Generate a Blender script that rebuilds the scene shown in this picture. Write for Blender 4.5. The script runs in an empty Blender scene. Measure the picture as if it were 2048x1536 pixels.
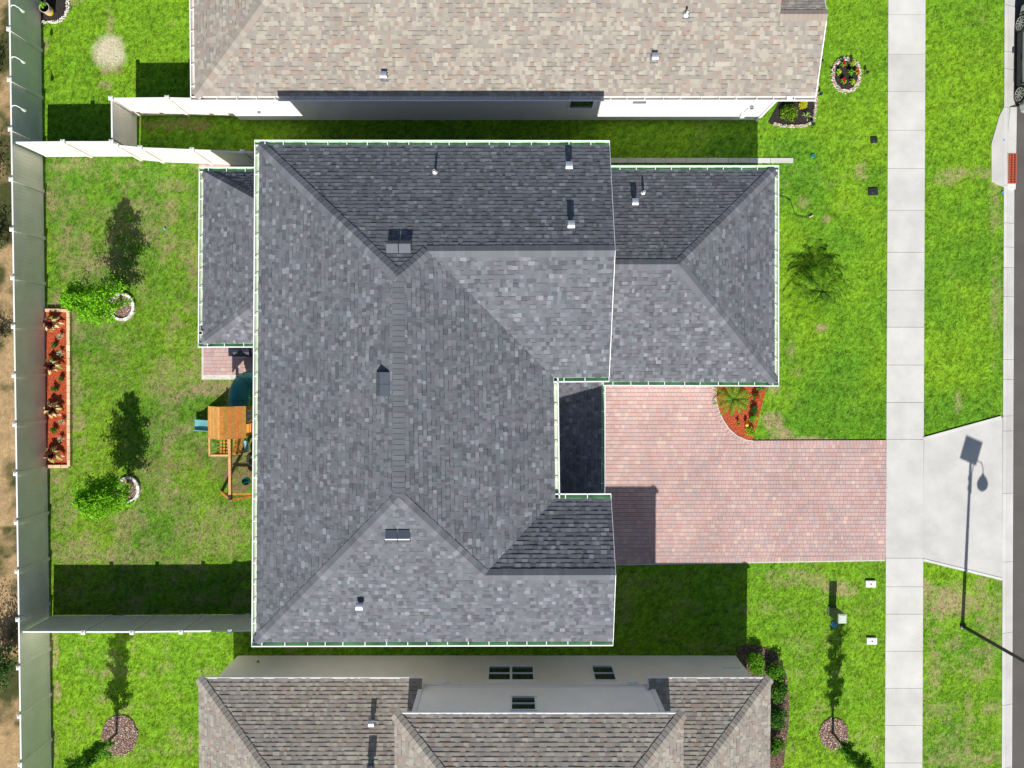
import bpy, bmesh, math, random
import numpy as np
from mathutils import Vector, Matrix
R = math.radians
scene = bpy.context.scene
COL = scene.collection

# ---------------------------------------------------------------- camera
F = 1422.0; CAMH = 29.3; TILT = -0.0218
cam_d = bpy.data.cameras.new('camera'); cam = bpy.data.objects.new('camera', cam_d); COL.objects.link(cam)
cam_d.sensor_width = 36.0; cam_d.lens = 36.0 * F / 2048.0; cam_d.clip_end = 2000
cam.location = (0, 0, CAMH); cam.rotation_euler = (TILT, 0, 0)
scene.camera = cam
# ---------------------------------------------------------------- sky and sun
SUN_EL = R(41.0); DRIFT = 0.032
world = bpy.data.worlds.new('World'); scene.world = world; world.use_nodes = True
wn = world.node_tree; sky = wn.nodes.new('ShaderNodeTexSky'); sky.sky_type = 'NISHITA'; sky.sun_disc = False
sky.sun_elevation = SUN_EL; sky.sun_rotation = R(180) + DRIFT
wn.nodes['Background'].inputs['Strength'].default_value = 0.068
wn.links.new(sky.outputs[0], wn.nodes['Background'].inputs['Color'])
sl = bpy.data.lights.new('sun', 'SUN'); sl.energy = 4.7; sl.angle = R(0.5); sl.color = (1.0, 0.955, 0.90)
so = bpy.data.objects.new('sun', sl); COL.objects.link(so); so.location = (0, -40, 40)
so.rotation_euler = Vector((DRIFT, 1, -math.tan(SUN_EL))).to_track_quat('-Z', 'Y').to_euler()
scene.view_settings.view_transform = 'Standard'; scene.view_settings.look = 'None'
scene.view_settings.exposure = 0.55; scene.view_settings.gamma = 1.0

# ---------------------------------------------------------------- measuring helpers (survey the photo, place in metres)
CA, SA = math.cos(TILT), math.sin(TILT)
def ray(u, v):
    xc = (u - 1024) / F; yc = -(v - 768) / F
    return Vector((xc, yc * CA + SA, yc * SA - CA))
def W(u, v, z=0.0):
    d = ray(u, v); t = (z - CAMH) / d.z
    return Vector((d.x * t, d.y * t, z))
def onY(u, v, y):
    d = ray(u, v); t = y / d.y
    return Vector((d.x * t, y, CAMH + d.z * t))
class Plane:
    def __init__(s, a, b, c):
        n = (b - a).cross(c - a).normalized()
        if n.z < 0: n = -n
        s.n = n; s.d = n.dot(a); s.a = a; s.b = b
    def ray(s, u, v):
        d = ray(u, v); o = Vector((0, 0, CAMH)); t = (s.d - s.n.dot(o)) / s.n.dot(d)
        return o + d * t
    def z(s, x, y): return (s.d - s.n.x * x - s.n.y * y) / s.n.z
    def at(s, x, y): return Vector((x, y, s.z(x, y)))
def meet3(p, q, r):
    m = Matrix((p.n, q.n, r.n)); return m.inverted() @ Vector((p.d, q.d, r.d))
def meetx(p, q, x):
    # point on both planes at given x
    a = np.array([[p.n.y, p.n.z], [q.n.y, q.n.z]]); b = np.array([p.d - p.n.x * x, q.d - q.n.x * x])
    s = np.linalg.solve(a, b); return Vector((x, s[0], s[1]))
def meety(p, q, y):
    a = np.array([[p.n.x, p.n.z], [q.n.x, q.n.z]]); b = np.array([p.d - p.n.y * y, q.d - q.n.y * y])
    s = np.linalg.solve(a, b); return Vector((s[0], y, s[1]))

# ---------------------------------------------------------------- materials
def lin(r, g, b): return tuple(((c / 255) / 12.92 if c / 255 < 0.04045 else ((c / 255 + 0.055) / 1.055) ** 2.4) for c in (r, g, b))
class NT:
    def __init__(s, name):
        s.m = bpy.data.materials.new(name); s.m.use_nodes = True; s.t = s.m.node_tree
        s.b = s.t.nodes['Principled BSDF']
    def n(s, ty, **k):
        x = s.t.nodes.new(ty)
        for a, v in k.items():
            if a in x.inputs.keys() if isinstance(a, str) else False: x.inputs[a].default_value = v
            else: setattr(x, a, v)
        return x
    def l(s, a, b): s.t.links.new(a, b)
def noise_node(k, scale, detail=3, rough=0.6, coord='Object'):
    tc = k.n('ShaderNodeTexCoord'); nz = k.n('ShaderNodeTexNoise'); nz.inputs['Scale'].default_value = scale
    nz.inputs['Detail'].default_value = detail; nz.inputs['Roughness'].default_value = rough
    k.l(tc.outputs[coord], nz.inputs['Vector']); return nz
def ramp(k, fac, lo, hi, a=0.3, b=0.7):
    r = k.n('ShaderNodeMapRange'); r.inputs['From Min'].default_value = a; r.inputs['From Max'].default_value = b
    r.inputs['To Min'].default_value = lo; r.inputs['To Max'].default_value = hi; k.l(fac, r.inputs['Value']); return r.outputs[0]
def mulcol(k, col, fac):
    m = k.n('ShaderNodeVectorMath', operation='SCALE'); k.l(col, m.inputs[0]); k.l(fac, m.inputs['Scale']); return m.outputs[0]
def simple(name, col, rough=0.6, var=0.12, scale=6.0, bump=0.0, bscale=60.0, metal=0.0, spec=0.5, fine=0.0):
    k = NT(name); rgb = k.n('ShaderNodeRGB'); rgb.outputs[0].default_value = (*col, 1)
    out = rgb.outputs[0]
    if var: out = mulcol(k, out, ramp(k, noise_node(k, scale, 5).outputs[0], 1 - var, 1 + var))
    if fine: out = mulcol(k, out, ramp(k, noise_node(k, bscale, 2).outputs[0], 1 - fine, 1 + fine))
    k.l(out, k.b.inputs['Base Color'])
    k.b.inputs['Roughness'].default_value = rough; k.b.inputs['Metallic'].default_value = metal
    k.b.inputs['Specular IOR Level'].default_value = spec
    if bump:
        bp = k.n('ShaderNodeBump'); bp.inputs['Strength'].default_value = bump; bp.inputs['Distance'].default_value = 0.02
        k.l(noise_node(k, bscale, 3).outputs[0], bp.inputs['Height']); k.l(bp.outputs[0], k.b.inputs['Normal'])
    return k.m
def attr_mat(name, rough=0.9, var=0.1, scale=8.0, fine=0.15, fscale=90.0, bump=0.0, spec=0.2, trans=0.0):
    k = NT(name); a = k.n('ShaderNodeAttribute'); a.attribute_name = 'Col'; out = a.outputs['Color']
    if var: out = mulcol(k, out, ramp(k, noise_node(k, scale, 4).outputs[0], 1 - var, 1 + var))
    if fine: out = mulcol(k, out, ramp(k, noise_node(k, fscale, 2).outputs[0], 1 - fine, 1 + fine))
    k.l(out, k.b.inputs['Base Color']); k.b.inputs['Roughness'].default_value = rough
    k.b.inputs['Specular IOR Level'].default_value = spec
    if bump:
        bp = k.n('ShaderNodeBump'); bp.inputs['Strength'].default_value = bump; bp.inputs['Distance'].default_value = 0.02
        k.l(noise_node(k, fscale, 3).outputs[0], bp.inputs['Height']); k.l(bp.outputs[0], k.b.inputs['Normal'])
    if trans:
        tr = k.n('ShaderNodeBsdfTranslucent'); mx = k.n('ShaderNodeMixShader'); mx.inputs[0].default_value = trans
        k.l(out, tr.inputs['Color']); k.l(k.b.outputs[0], mx.inputs[1]); k.l(tr.outputs[0], mx.inputs[2])
        k.l(mx.outputs[0], k.t.nodes['Material Output'].inputs['Surface'])
    return k.m
M = {}
M['shingle'] = attr_mat('asphalt_shingle', 0.92, 0.07, 0.9, 0.10, 70.0, spec=0.25)
M['paver'] = attr_mat('concrete_paver', 0.85, 0.11, 0.55, 0.10, 60.0)
M['lawn'] = attr_mat('lawn_turf', 0.95, 0.25, 14.0, 0.35, 45.0, bump=0.8, spec=0.1)
M['blade'] = attr_mat('grass_blade', 0.75, 0.0, 1, 0.0, 1, spec=0.2, trans=0.35)
M['leaf'] = attr_mat('leaf', 0.6, 0.0, 1, 0.0, 1, spec=0.12, trans=0.35)
M['chip'] = attr_mat('mulch_chip', 0.9, 0.0, 1, 0.1, 50)
M['stone'] = attr_mat('pebble', 0.8, 0.0, 1, 0.15, 80)
M['wood'] = attr_mat('stained_cedar', 0.6, 0.22, 9.0, 0.15, 60, spec=0.3)
M['dirt'] = attr_mat('field_soil', 1.0, 0.2, 6.0, 0.3, 30.0, bump=0.9, spec=0.05)
M['white_metal'] = simple('white_gutter_metal', (0.78, 0.79, 0.80), 0.4, 0.04, 3)
M['gutter_green'] = simple('green_cast_gutter_trough', (0.30, 0.50, 0.30), 0.5, 0.25, 2.0)  # green cast of reflected light put into the trough colour
M['gutter_pale2'] = simple('sunlit_gutter_trough', (0.52, 0.60, 0.46), 0.5, 0.12, 2.0)  # paler trough copy for west and east runs, sunlight put into the colour
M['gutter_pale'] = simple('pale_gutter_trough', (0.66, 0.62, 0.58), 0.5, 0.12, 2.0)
M['white_trim'] = simple('white_trim_paint', (0.76, 0.77, 0.78), 0.55, 0.03, 3)
M['stucco_white'] = simple('white_stucco', (0.76, 0.74, 0.73), 0.9, 0.05, 1.2, 0.25, 90)
M['stucco_cream'] = simple('cream_stucco', (0.82, 0.76, 0.66), 0.9, 0.06, 0.8, 0.25, 90)
M['stucco_grey'] = simple('grey_stucco', (0.48, 0.47, 0.45), 0.9, 0.05, 1.2, 0.25, 90)
M['vinyl'] = simple('almond_vinyl', (0.75, 0.72, 0.65), 0.5, 0.09, 1.4)
M['vinyl_top'] = simple('white_vinyl', (0.72, 0.71, 0.69), 0.5, 0.03, 4)
M['concrete'] = attr_mat('concrete', 0.85, 0.11, 0.9, 0.07, 30, spec=0.3)
M['concrete_edge'] = simple('pale_concrete_edge', (0.52, 0.50, 0.45), 0.9, 0.18, 5, 0.3, 50)
M['asphalt'] = simple('asphalt', (0.085, 0.078, 0.070), 0.9, 0.12, 1.0, 0.4, 90, fine=0.3)
M['glass'] = simple('window_glass', (0.02, 0.035, 0.03), 0.04, 0.0, spec=1.0)
M['vent_flange'] = simple('painted_flashing', (0.10, 0.105, 0.115), 0.8, 0.1, 8)
M['galv'] = simple('galvanised_steel', (0.62, 0.66, 0.72), 0.32, 0.08, 8, metal=0.7)
M['pvc'] = simple('white_pvc', (0.75, 0.75, 0.74), 0.45, 0.04, 6)
M['vent_grey'] = simple('grey_vent_metal', (0.27, 0.295, 0.32), 0.36, 0.05, 5, metal=0.9)
M['black'] = simple('black_plastic', (0.018, 0.019, 0.024), 0.5, 0.15, 8)
M['pole'] = simple('black_powder_coat', (0.02, 0.02, 0.021), 0.45, 0.1, 5)
M['teal'] = simple('teal_plastic', (0.012, 0.17, 0.175), 0.3, 0.1, 3)
M['teal_pale'] = simple('faded_teal_plastic', (0.14, 0.36, 0.37), 0.4, 0.18, 4)
M['rust'] = simple('rusty_iron', (0.38, 0.075, 0.03), 0.85, 0.25, 25)
M['hole'] = simple('dark_hollow', (0.006, 0.005, 0.005), 0.9, 0)
M['pedestal'] = simple('grey_green_pedestal', (0.10, 0.13, 0.09), 0.6, 0.12, 8)
M['pedestal_cap'] = simple('pale_pedestal_cap', (0.47, 0.54, 0.45), 0.5, 0.08, 9)
M['blue'] = simple('blue_marking_paint', (0.05, 0.28, 0.55), 0.8, 0.2, 20)
M['bark'] = simple('tree_bark', (0.13, 0.095, 0.07), 0.95, 0.3, 20, 0.6, 40)
M['solar'] = simple('solar_cell', (0.01, 0.015, 0.04), 0.15, 0.0)
M['car_paint'] = simple('silver_car_paint', (0.50, 0.52, 0.53), 0.25, 0.02, 3, metal=0.4)
M['rubber'] = simple('tyre_rubber', (0.022, 0.021, 0.02), 0.85, 0.1, 20)
M['alloy'] = simple('alloy_rim', (0.72, 0.70, 0.62), 0.3, 0.04, 9, metal=0.3)
M['lamp_glass'] = simple('headlamp_lens', (0.6, 0.66, 0.75), 0.08, 0)
M['terracotta'] = simple('cream_glazed_pot', (0.55, 0.42, 0.33), 0.5, 0.1, 9)
M['yellow'] = simple('yellow_glaze', (0.75, 0.50, 0.03), 0.4, 0.1, 9)
M['ground'] = simple('far_ground', (0.09, 0.12, 0.04), 1.0, 0.3, 0.1)
M['soil_black'] = simple('black_mulch_soil', (0.022, 0.019, 0.017), 0.98, 0.3, 12, 0.8, 40)
M['soil_red'] = simple('red_mulch_soil', (0.36, 0.065, 0.022), 0.98, 0.3, 12, 0.8, 40)
M['soil_brown'] = simple('brown_mulch_soil', (0.14, 0.085, 0.06), 0.98, 0.35, 12, 0.8, 40)
M['grill'] = simple('dark_grill_cover', (0.012, 0.014, 0.032), 0.55, 0.15, 6)

# ---------------------------------------------------------------- mesh builder
class MB:
    def __init__(s): s.v = []; s.f = []; s.mi = []; s.c = []; s.mats = []
    def mat(s, key):
        if key not in s.mats: s.mats.append(key)
        return s.mats.index(key)
    def face(s, pts, mat, col=(1, 1, 1)):
        i = len(s.v); s.v.extend([tuple(p) for p in pts]); s.f.append(tuple(range(i, i + len(pts))))
        s.mi.append(s.mat(mat)); s.c.append(col)
    def idx(s, verts, faces, mat, col=(1, 1, 1)):
        i = len(s.v); s.v.extend([tuple(p) for p in verts]); k = s.mat(mat)
        for q in faces: s.f.append(tuple(i + j for j in q)); s.mi.append(k); s.c.append(col)
    def box(s, c, size, mat, rz=0, col=(1, 1, 1), rot=None):
        hx, hy, hz = size[0] / 2, size[1] / 2, size[2] / 2
        m = rot if rot is not None else Matrix.Rotation(rz, 3, 'Z')
        vs = [Vector(c) + m @ Vector((x * hx, y * hy, z * hz)) for x in (-1, 1) for y in (-1, 1) for z in (-1, 1)]
        s.idx(vs, [(0, 1, 3, 2), (4, 6, 7, 5), (0, 4, 5, 1), (2, 3, 7, 6), (0, 2, 6, 4), (1, 5, 7, 3)], mat, col)
    def bar(s, a, b, w, h, mat, col=(1, 1, 1), up=Vector((0, 0, 1))):
        a = Vector(a); b = Vector(b); d = b - a; L = d.length
        if L < 1e-6: return
        x = d / L; y = up.cross(x)
        if y.length < 1e-3: y = Vector((1, 0, 0)).cross(x)
        y.normalize(); z = x.cross(y)
        m = Matrix((x, y, z)).transposed()
        s.box((a + b) / 2, (L, w, h), mat, rot=m, col=col)
    def tube(s, pts, r, mat, n=8, col=(1, 1, 1), cap=True, closed=False):
        pts = [Vector(p) for p in pts]; rs = r if isinstance(r, (list, tuple)) else [r] * len(pts)
        rings = []; prev = None
        for i, p in enumerate(pts):
            t = (pts[min(i + 1, len(pts) - 1)] - pts[max(i - 1, 0)])
            if closed: t = pts[(i + 1) % len(pts)] - pts[i - 1]
            t.normalize()
            if prev is None:
                a = Vector((0, 0, 1)) if abs(t.z) < 0.9 else Vector((1, 0, 0))
                prev = t.cross(a).normalized()
            prev = (prev - t * prev.dot(t)).normalized(); b = t.cross(prev)
            rings.append([p + (prev * math.cos(2 * math.pi * j / n) + b * math.sin(2 * math.pi * j / n)) * rs[i] for j in range(n)])
        vs = [q for ring in rings for q in ring]; fs = []
        cnt = len(rings) if closed else len(rings) - 1
        for i in range(cnt):
            i2 = (i + 1) % len(rings)
            for j in range(n): fs.append((i * n + j, i * n + (j + 1) % n, i2 * n + (j + 1) % n, i2 * n + j))
        if cap and not closed: fs.append(tuple(range(n - 1, -1, -1))); fs.append(tuple((len(rings) - 1) * n + j for j in range(n)))
        s.idx(vs, fs, mat, col)
    def lathe(s, c, prof, mat, n=16, col=(1, 1, 1), sx=1, sy=1):
        vs = []; fs = []
        for r, z in prof:
            for j in range(n): vs.append(Vector(c) + Vector((r * sx * math.cos(2 * math.pi * j / n), r * sy * math.sin(2 * math.pi * j / n), z)))
        for i in range(len(prof) - 1):
            for j in range(n): fs.append((i * n + j, i * n + (j + 1) % n, (i + 1) * n + (j + 1) % n, (i + 1) * n + j))
        fs.append(tuple(range(n - 1, -1, -1))); fs.append(tuple((len(prof) - 1) * n + j for j in range(n)))
        s.idx(vs, fs, mat, col)
    def prism(s, pts, z0, z1, mat, col=(1, 1, 1), top=None):
        n = len(pts); area = sum(pts[i][0] * pts[(i + 1) % n][1] - pts[(i + 1) % n][0] * pts[i][1] for i in range(n))
        if area < 0: pts = pts[::-1]
        lo = [Vector((p[0], p[1], z0)) for p in pts]; hi = [Vector((p[0], p[1], z1)) for p in pts]
        s.face(hi, top or mat, col); s.face(lo[::-1], mat, col)
        for i in range(n): j = (i + 1) % n; s.face([lo[i], lo[j], hi[j], hi[i]], mat, col)
    def build(s, name, parent=None, smooth=False, origin=None):
        me = bpy.data.meshes.new(name)
        o0 = Vector(origin) if origin is not None else (Vector(parent['_o']) if parent is not None else Vector((0, 0, 0)))
        vv = np.array(s.v, dtype=np.float64).reshape(-1, 3) - np.array(o0)
        me.from_pydata(vv.tolist(), [], s.f)
        for k in s.mats: me.materials.append(M[k])
        me.polygons.foreach_set('material_index', s.mi)
        if any(c != (1, 1, 1) for c in s.c):
            cnt = [len(f) for f in s.f]; arr = np.repeat(np.array([(c[0], c[1], c[2], 1.0) for c in s.c], dtype=np.float32), cnt, axis=0)
            at = me.attributes.new('Col', 'FLOAT_COLOR', 'CORNER'); at.data.foreach_set('color', arr.ravel())
        if smooth: me.polygons.foreach_set('use_smooth', [True] * len(s.f))
        me.update()
        o = bpy.data.objects.new(name, me); COL.objects.link(o)
        if parent is not None:
            o.parent = parent; o['_o'] = list(parent['_o'])
        else:
            o.location = o0; o['_o'] = list(o0)
        return o
def tag(o, label=None, cat=None, group=None, kind=None):
    if label: o['label'] = label
    if cat: o['category'] = cat
    if group: o['group'] = group
    if kind: o['kind'] = kind
    return o
def thing(name, loc, label, cat, group=None):
    o = bpy.data.objects.new(name, None); COL.objects.link(o); o.location = loc; o.empty_display_size = 0.2
    o['_o'] = list(Vector(loc)); return tag(o, label, cat, group)
def dup(root, loc, rz=0.0, scale=1.0, label=None, group=None):
    def cp(o, par):
        c = o.copy(); COL.objects.link(c)
        if par is not None: c.parent = par
        for ch in list(o.children): cp(ch, c)
        return c
    r = cp(root, None); r.location = loc; r.rotation_euler = (0, 0, rz); r.scale = (scale,) * 3
    if label: r['label'] = label
    if group: r['group'] = group
    return r

# ---------------------------------------------------------------- tiled surfaces: every shingle tab and paver is real geometry
def clip_poly(poly, conv):
    out = poly
    n = len(conv)
    for i in range(n):
        ax, ay = conv[i]; bx, by = conv[(i + 1) % n]; ex, ey = bx - ax, by - ay
        inp = out; out = []
        if not inp: break
        pd = ex * (inp[-1][1] - ay) - ey * (inp[-1][0] - ax); pp = inp[-1]
        for q in inp:
            d = ex * (q[1] - ay) - ey * (q[0] - ax)
            if (d >= 0) != (pd >= 0):
                t = pd / (pd - d); out.append((pp[0] + (q[0] - pp[0]) * t, pp[1] + (q[1] - pp[1]) * t))
            if d >= 0: out.append(q)
            pd = d; pp = q
    return out
def tiles(mb, poly3, o, eu, ev, n, rowh, widths, seed, pal, mat, butt=None, gap=0.0, flat=None, skirt=0.004):
    poly = [((p - o).dot(eu), (p - o).dot(ev)) for p in poly3]
    m = len(poly)
    if sum(poly[i][0] * poly[(i + 1) % m][1] - poly[(i + 1) % m][0] * poly[i][1] for i in range(m)) < 0: poly = poly[::-1]
    vmin = min(p[1] for p in poly); vmax = max(p[1] for p in poly); umin = min(p[0] for p in poly); umax = max(p[0] for p in poly)
    for r in range(math.floor(vmin / rowh), math.ceil(vmax / rowh)):
        rg = np.random.RandomState((seed * 7919 + r * 104729 + 5000003) % (2 ** 31))
        ws = rg.choice(widths, 420) * rg.uniform(0.92, 1.08, 420); us = np.cumsum(ws) - 32 - rg.uniform(0, 0.3)
        cols, th = pal(rg, 420); shb = rg.rand(420)
        v0 = r * rowh; v1 = v0 + rowh
        i0 = max(0, np.searchsorted(us, umin) - 1); i1 = min(419, np.searchsorted(us, umax) + 1)
        for i in range(i0, i1):
            a, b = us[i] + gap / 4, us[i + 1] - gap / 4
            cl = clip_poly([(a, v0 + gap / 2), (b, v0 + gap / 2), (b, v1 - gap / 2), (a, v1 - gap / 2)], poly)
            if len(cl) < 3: continue
            t = th[i]
            if flat is None: hs = [t * (1 - 0.85 * (q[1] - v0) / rowh) + 0.003 for q in cl]
            else: hs = [flat + t] * len(cl)
            top = [o + eu * q[0] + ev * q[1] + n * h for q, h in zip(cl, hs)]
            low = [o + eu * q[0] + ev * q[1] - n * skirt for q in cl]
            c = tuple(float(x) for x in cols[i]); k = len(cl)
            if flat is None:
                if shb[i] < .32:   # dark strip painting in the shade line under the course above
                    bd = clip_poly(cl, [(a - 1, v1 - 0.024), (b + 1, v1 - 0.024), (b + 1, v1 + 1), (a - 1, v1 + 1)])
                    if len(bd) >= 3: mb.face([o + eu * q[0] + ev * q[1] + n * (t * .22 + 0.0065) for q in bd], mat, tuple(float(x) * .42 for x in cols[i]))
            vs = top + low; fs = [tuple(range(k))] + [(j, j + k, (j + 1) % k + k, (j + 1) % k) for j in range(k)]
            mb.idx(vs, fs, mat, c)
def pal_dark(rg, n):
    base = np.array([0.121, 0.128, 0.143]); k = rg.rand(n)
    s = np.where(k < 0.05, rg.uniform(1.4, 1.75, n), np.where(k < 0.22, rg.uniform(1.12, 1.32, n), np.where(k < 0.42, rg.uniform(0.66, 0.84, n), rg.uniform(0.88, 1.08, n))))
    tint = rg.choice([0, 1, 2], n, p=[0.5, 0.28, 0.22]); T = np.array([[1, 1, 1], [1.03, 0.99, 0.99], [0.96, 1.0, 1.01]])
    th = np.where(rg.rand(n) < 0.5, 0.009, 0.019)
    return base * s[:, None] * T[tint], th
def pal_tan(rg, n):
    P = np.array([[0.42, 0.38, 0.32], [0.335, 0.30, 0.265], [0.30, 0.27, 0.245], [0.35, 0.255, 0.21], [0.27, 0.25, 0.235], [0.46, 0.435, 0.37]])
    k = rg.choice(6, n, p=[0.24, 0.28, 0.19, 0.11, 0.09, 0.09]); th = np.where(rg.rand(n) < 0.5, 0.009, 0.019)
    P = P * .72 + P.mean(axis=0) * .28; return P[k] * rg.uniform(0.93, 1.07, n)[:, None] * np.array([.80, .81, .79]), th
def pal_paver(rg, n):
    P = np.array([[0.44, 0.285, 0.262], [0.46, 0.325, 0.30], [0.37, 0.305, 0.30], [0.51, 0.395, 0.325], [0.44, 0.262, 0.24]])
    k = rg.choice(5, n, p=[0.3, 0.3, 0.2, 0.08, 0.12]); P = P * .65 + P.mean(axis=0) * .35; return P[k] * rg.uniform(0.94, 1.06, n)[:, None], rg.uniform(0, 0.003, n)
TABW = [0.09, 0.12, 0.14, 0.16, 0.19]; ROWH = 0.143
def slope(mb, pl, polys, seed, pal):
    n = pl.n; ev = (Vector((0, 0, 1)) - n * n.z).normalized(); eu = ev.cross(n).normalized()
    for poly in polys:
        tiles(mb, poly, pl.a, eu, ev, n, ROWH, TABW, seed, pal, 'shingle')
def deck(mb, pl, polys, mat, t=0.10):
    for poly in polys:
        top = [p - pl.n * 0.006 for p in poly]; bot = [p - Vector((0, 0, t)) for p in poly]
        nn = (top[1] - top[0]).cross(top[2] - top[0])
        if nn.z < 0: top = top[::-1]; bot = bot[::-1]
        mb.face(top, mat); mb.face(bot[::-1], mat)
def caps(mb, a, b, pa, pb, pal, seed, w=0.20, exp=0.165):
    a = Vector(a); b = Vector(b)
    if a.z > b.z: a, b = b, a
    t = (b - a); L = t.length; t.normalize(); rg = np.random.RandomState(seed)
    def wing(pl):
        wv = pl.n.cross(t).normalized(); dn = pl.n * pl.n.z - Vector((0, 0, 1))
        return wv if wv.dot(dn) > 0 else -wv
    wa, wb = wing(pa), wing(pb); up = (pa.n + pb.n).normalized()
    N = max(1, int(L / exp)); cols, _ = pal(rg, N + 1)
    for i in range(N + 1):
        s0 = i * exp; s1 = min(s0 + exp * 1.15, L + 0.03); kf = .7 if abs(t.z) > .05 else .3; c = tuple(float(x) for x in (cols[i] * kf + cols.mean(axis=0) * (1 - kf)))
        if s1 <= s0: continue
        j = rg.uniform(0.97, 1.04)
        P0 = a + t * s0 + up * 0.040; P1 = a + t * s1 + up * 0.026
        A0 = P0 + wa * w * j - up * 0.006; A1 = P1 + wa * w * j - up * 0.002; B0 = P0 + wb * w * j - up * 0.006; B1 = P1 + wb * w * j - up * 0.002
        # soften the bend with a shoulder
        SA0 = P0 + wa * 0.05 - up * 0.002; SA1 = P1 + wa * 0.05; SB0 = P0 + wb * 0.05 - up * 0.002; SB1 = P1 + wb * 0.05
        top0 = [A0, SA0, P0, SB0, B0]; top1 = [A1, SA1, P1, SB1, B1]
        vs = top0 + top1 + [q - up * 0.035 for q in top0]
        fs = [(k, k + 1, k + 6, k + 5) for k in range(4)] + [(k + 10, k + 11, k + 1, k) for k in range(4)]
        vs += [A1 - up * 0.03, B1 - up * 0.03]; fs += [(10, 0, 5, 15), (4, 14, 16, 9)]
        mb.idx(vs, fs, 'shingle', c)
def cap_run(parent, *a, **k):
    mb = MB(); caps(mb, *a, **k); return mb.build('ridge_cap', parent)
def hang_mesh():
    mb = MB(); mb.box((0, 0.075, 0.004), (0.026, 0.15, 0.006), 'white_metal'); mb.box((0, 0.02, -0.03), (0.02, 0.012, 0.06), 'white_metal')
    return mb
HANG = None
def gutter(parent, a, b, out, seed, inner='gutter_green', w=0.135, caps_=(True, True), extra=(0, 0)):
    global HANG
    a = Vector(a); b = Vector(b); d = (b - a).normalized(); a = a - d * extra[0]; b = b + d * extra[1]; out = Vector(out); L = (b - a).length
    mb = MB(); dz = Vector((0, 0, 1))
    def P(s, o, z): return a + d * s + out * o + dz * z
    prof_in = [(0.004, 0.012), (0.004, -0.085), (0.03, -0.105), (w - 0.04, -0.105), (w - 0.004, -0.055), (w - 0.004, 0.012)]
    for i in range(len(prof_in) - 1):
        (o0, z0), (o1, z1) = prof_in[i], prof_in[i + 1]
        mb.face([P(0, o0, z0), P(L, o0, z0), P(L, o1, z1), P(0, o1, z1)], inner)
    prof_out = [(w - 0.004, 0.012), (w + 0.034, 0.012), (w + 0.034, -0.04), (w, -0.09), (w - 0.03, -0.125), (0.0, -0.125), (0.0, 0.012), (0.004, 0.012)]
    for i in range(len(prof_out) - 1):
        (o0, z0), (o1, z1) = prof_out[i], prof_out[i + 1]
        mb.face([P(0, o0, z0), P(L, o0, z0), P(L, o1, z1), P(0, o1, z1)], 'white_metal')
    for e, s in ((0, 0.0), (1, L)):
        if caps_[e]: mb.box(P(s, (w + 0.02) / 2, -0.055), (0.02, 0.02, 0.13), 'white_metal') if False else mb.bar(P(s, 0, -0.055), P(s, w + 0.024, -0.055), 0.018, 0.136, 'white_metal')
    g = mb.build('gutter', parent)
    if HANG is None: HANG = hang_mesh().build('gutter_hanger', g, origin=(0, 0, 0)); HANG['_o'] = g['_o']
    rg = random.Random(seed); s = 0.35; ang = math.atan2(out.y, out.x) - math.pi / 2; first = True
    while s < L - 0.15:
        if HANG.parent == g and first: h = HANG
        else: h = HANG.copy(); COL.objects.link(h)
        h.parent = g; h.location = P(s, 0, 0.012) - Vector(g['_o']); h.rotation_euler = (0, 0, ang); first = False
        s += rg.uniform(0.58, 0.78)
    return g
def window(parent, x0, x1, z0, z1, y, face=1, split=True, mull=False):
    """window in an east-west wall at y, facing +y or -y"""
    s = face; mb = MB(); t = 0.055
    cx, cz = (x0 + x1) / 2, (z0 + z1) / 2
    mb.box((cx, y + s * 0.02, z1 + t / 2), (x1 - x0 + 2 * t, 0.07, t), 'white_trim'); mb.box((cx, y + s * 0.03, z0 - t / 2), (x1 - x0 + 2 * t + .06, 0.09, t), 'white_trim')
    for x in (x0 - t / 2, x1 + t / 2): mb.box((x, y + s * 0.02, cz), (t, 0.068, z1 - z0), 'white_trim')
    if split: mb.box((cx, y + s * 0.022, cz), (x1 - x0, 0.05, 0.035), 'white_trim')
    if mull: mb.box((cx, y + s * 0.024, cz), (0.09, 0.06, z1 - z0), 'white_trim')
    f = mb.build('window', parent)
    p = MB(); p.box((cx, y - s * 0.005, cz), (x1 - x0, 0.03, z1 - z0), 'glass'); p.build('pane', f)
    return f
def window_x(parent, y0, y1, z0, z1, x, face=1):
    s = face; mb = MB(); t = 0.055; cy, cz = (y0 + y1) / 2, (z0 + z1) / 2
    for z in (z0 - t / 2, z1 + t / 2): mb.box((x + s * 0.02, cy, z), (0.07, y1 - y0 + 2 * t, t), 'white_trim')
    for y in (y0 - t / 2, y1 + t / 2): mb.box((x + s * 0.02, y, cz), (0.068, t, z1 - z0), 'white_trim')
    mb.box((x + s * 0.022, cy, cz), (0.05, y1 - y0, 0.035), 'white_trim')
    f = mb.build('window', parent); p = MB(); p.box((x - s * 0.005, cy, cz), (0.03, y1 - y0, z1 - z0), 'glass'); p.build('pane', f)
def fascia(mb, a, b, out, h=0.17):
    a = Vector(a); b = Vector(b); out = Vector(out)
    o = out * -0.014; dz = Vector((0, 0, -h / 2 - 0.012))
    mb.bar(a + o + dz, b + o + dz, 0.026, h, 'white_trim')

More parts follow.
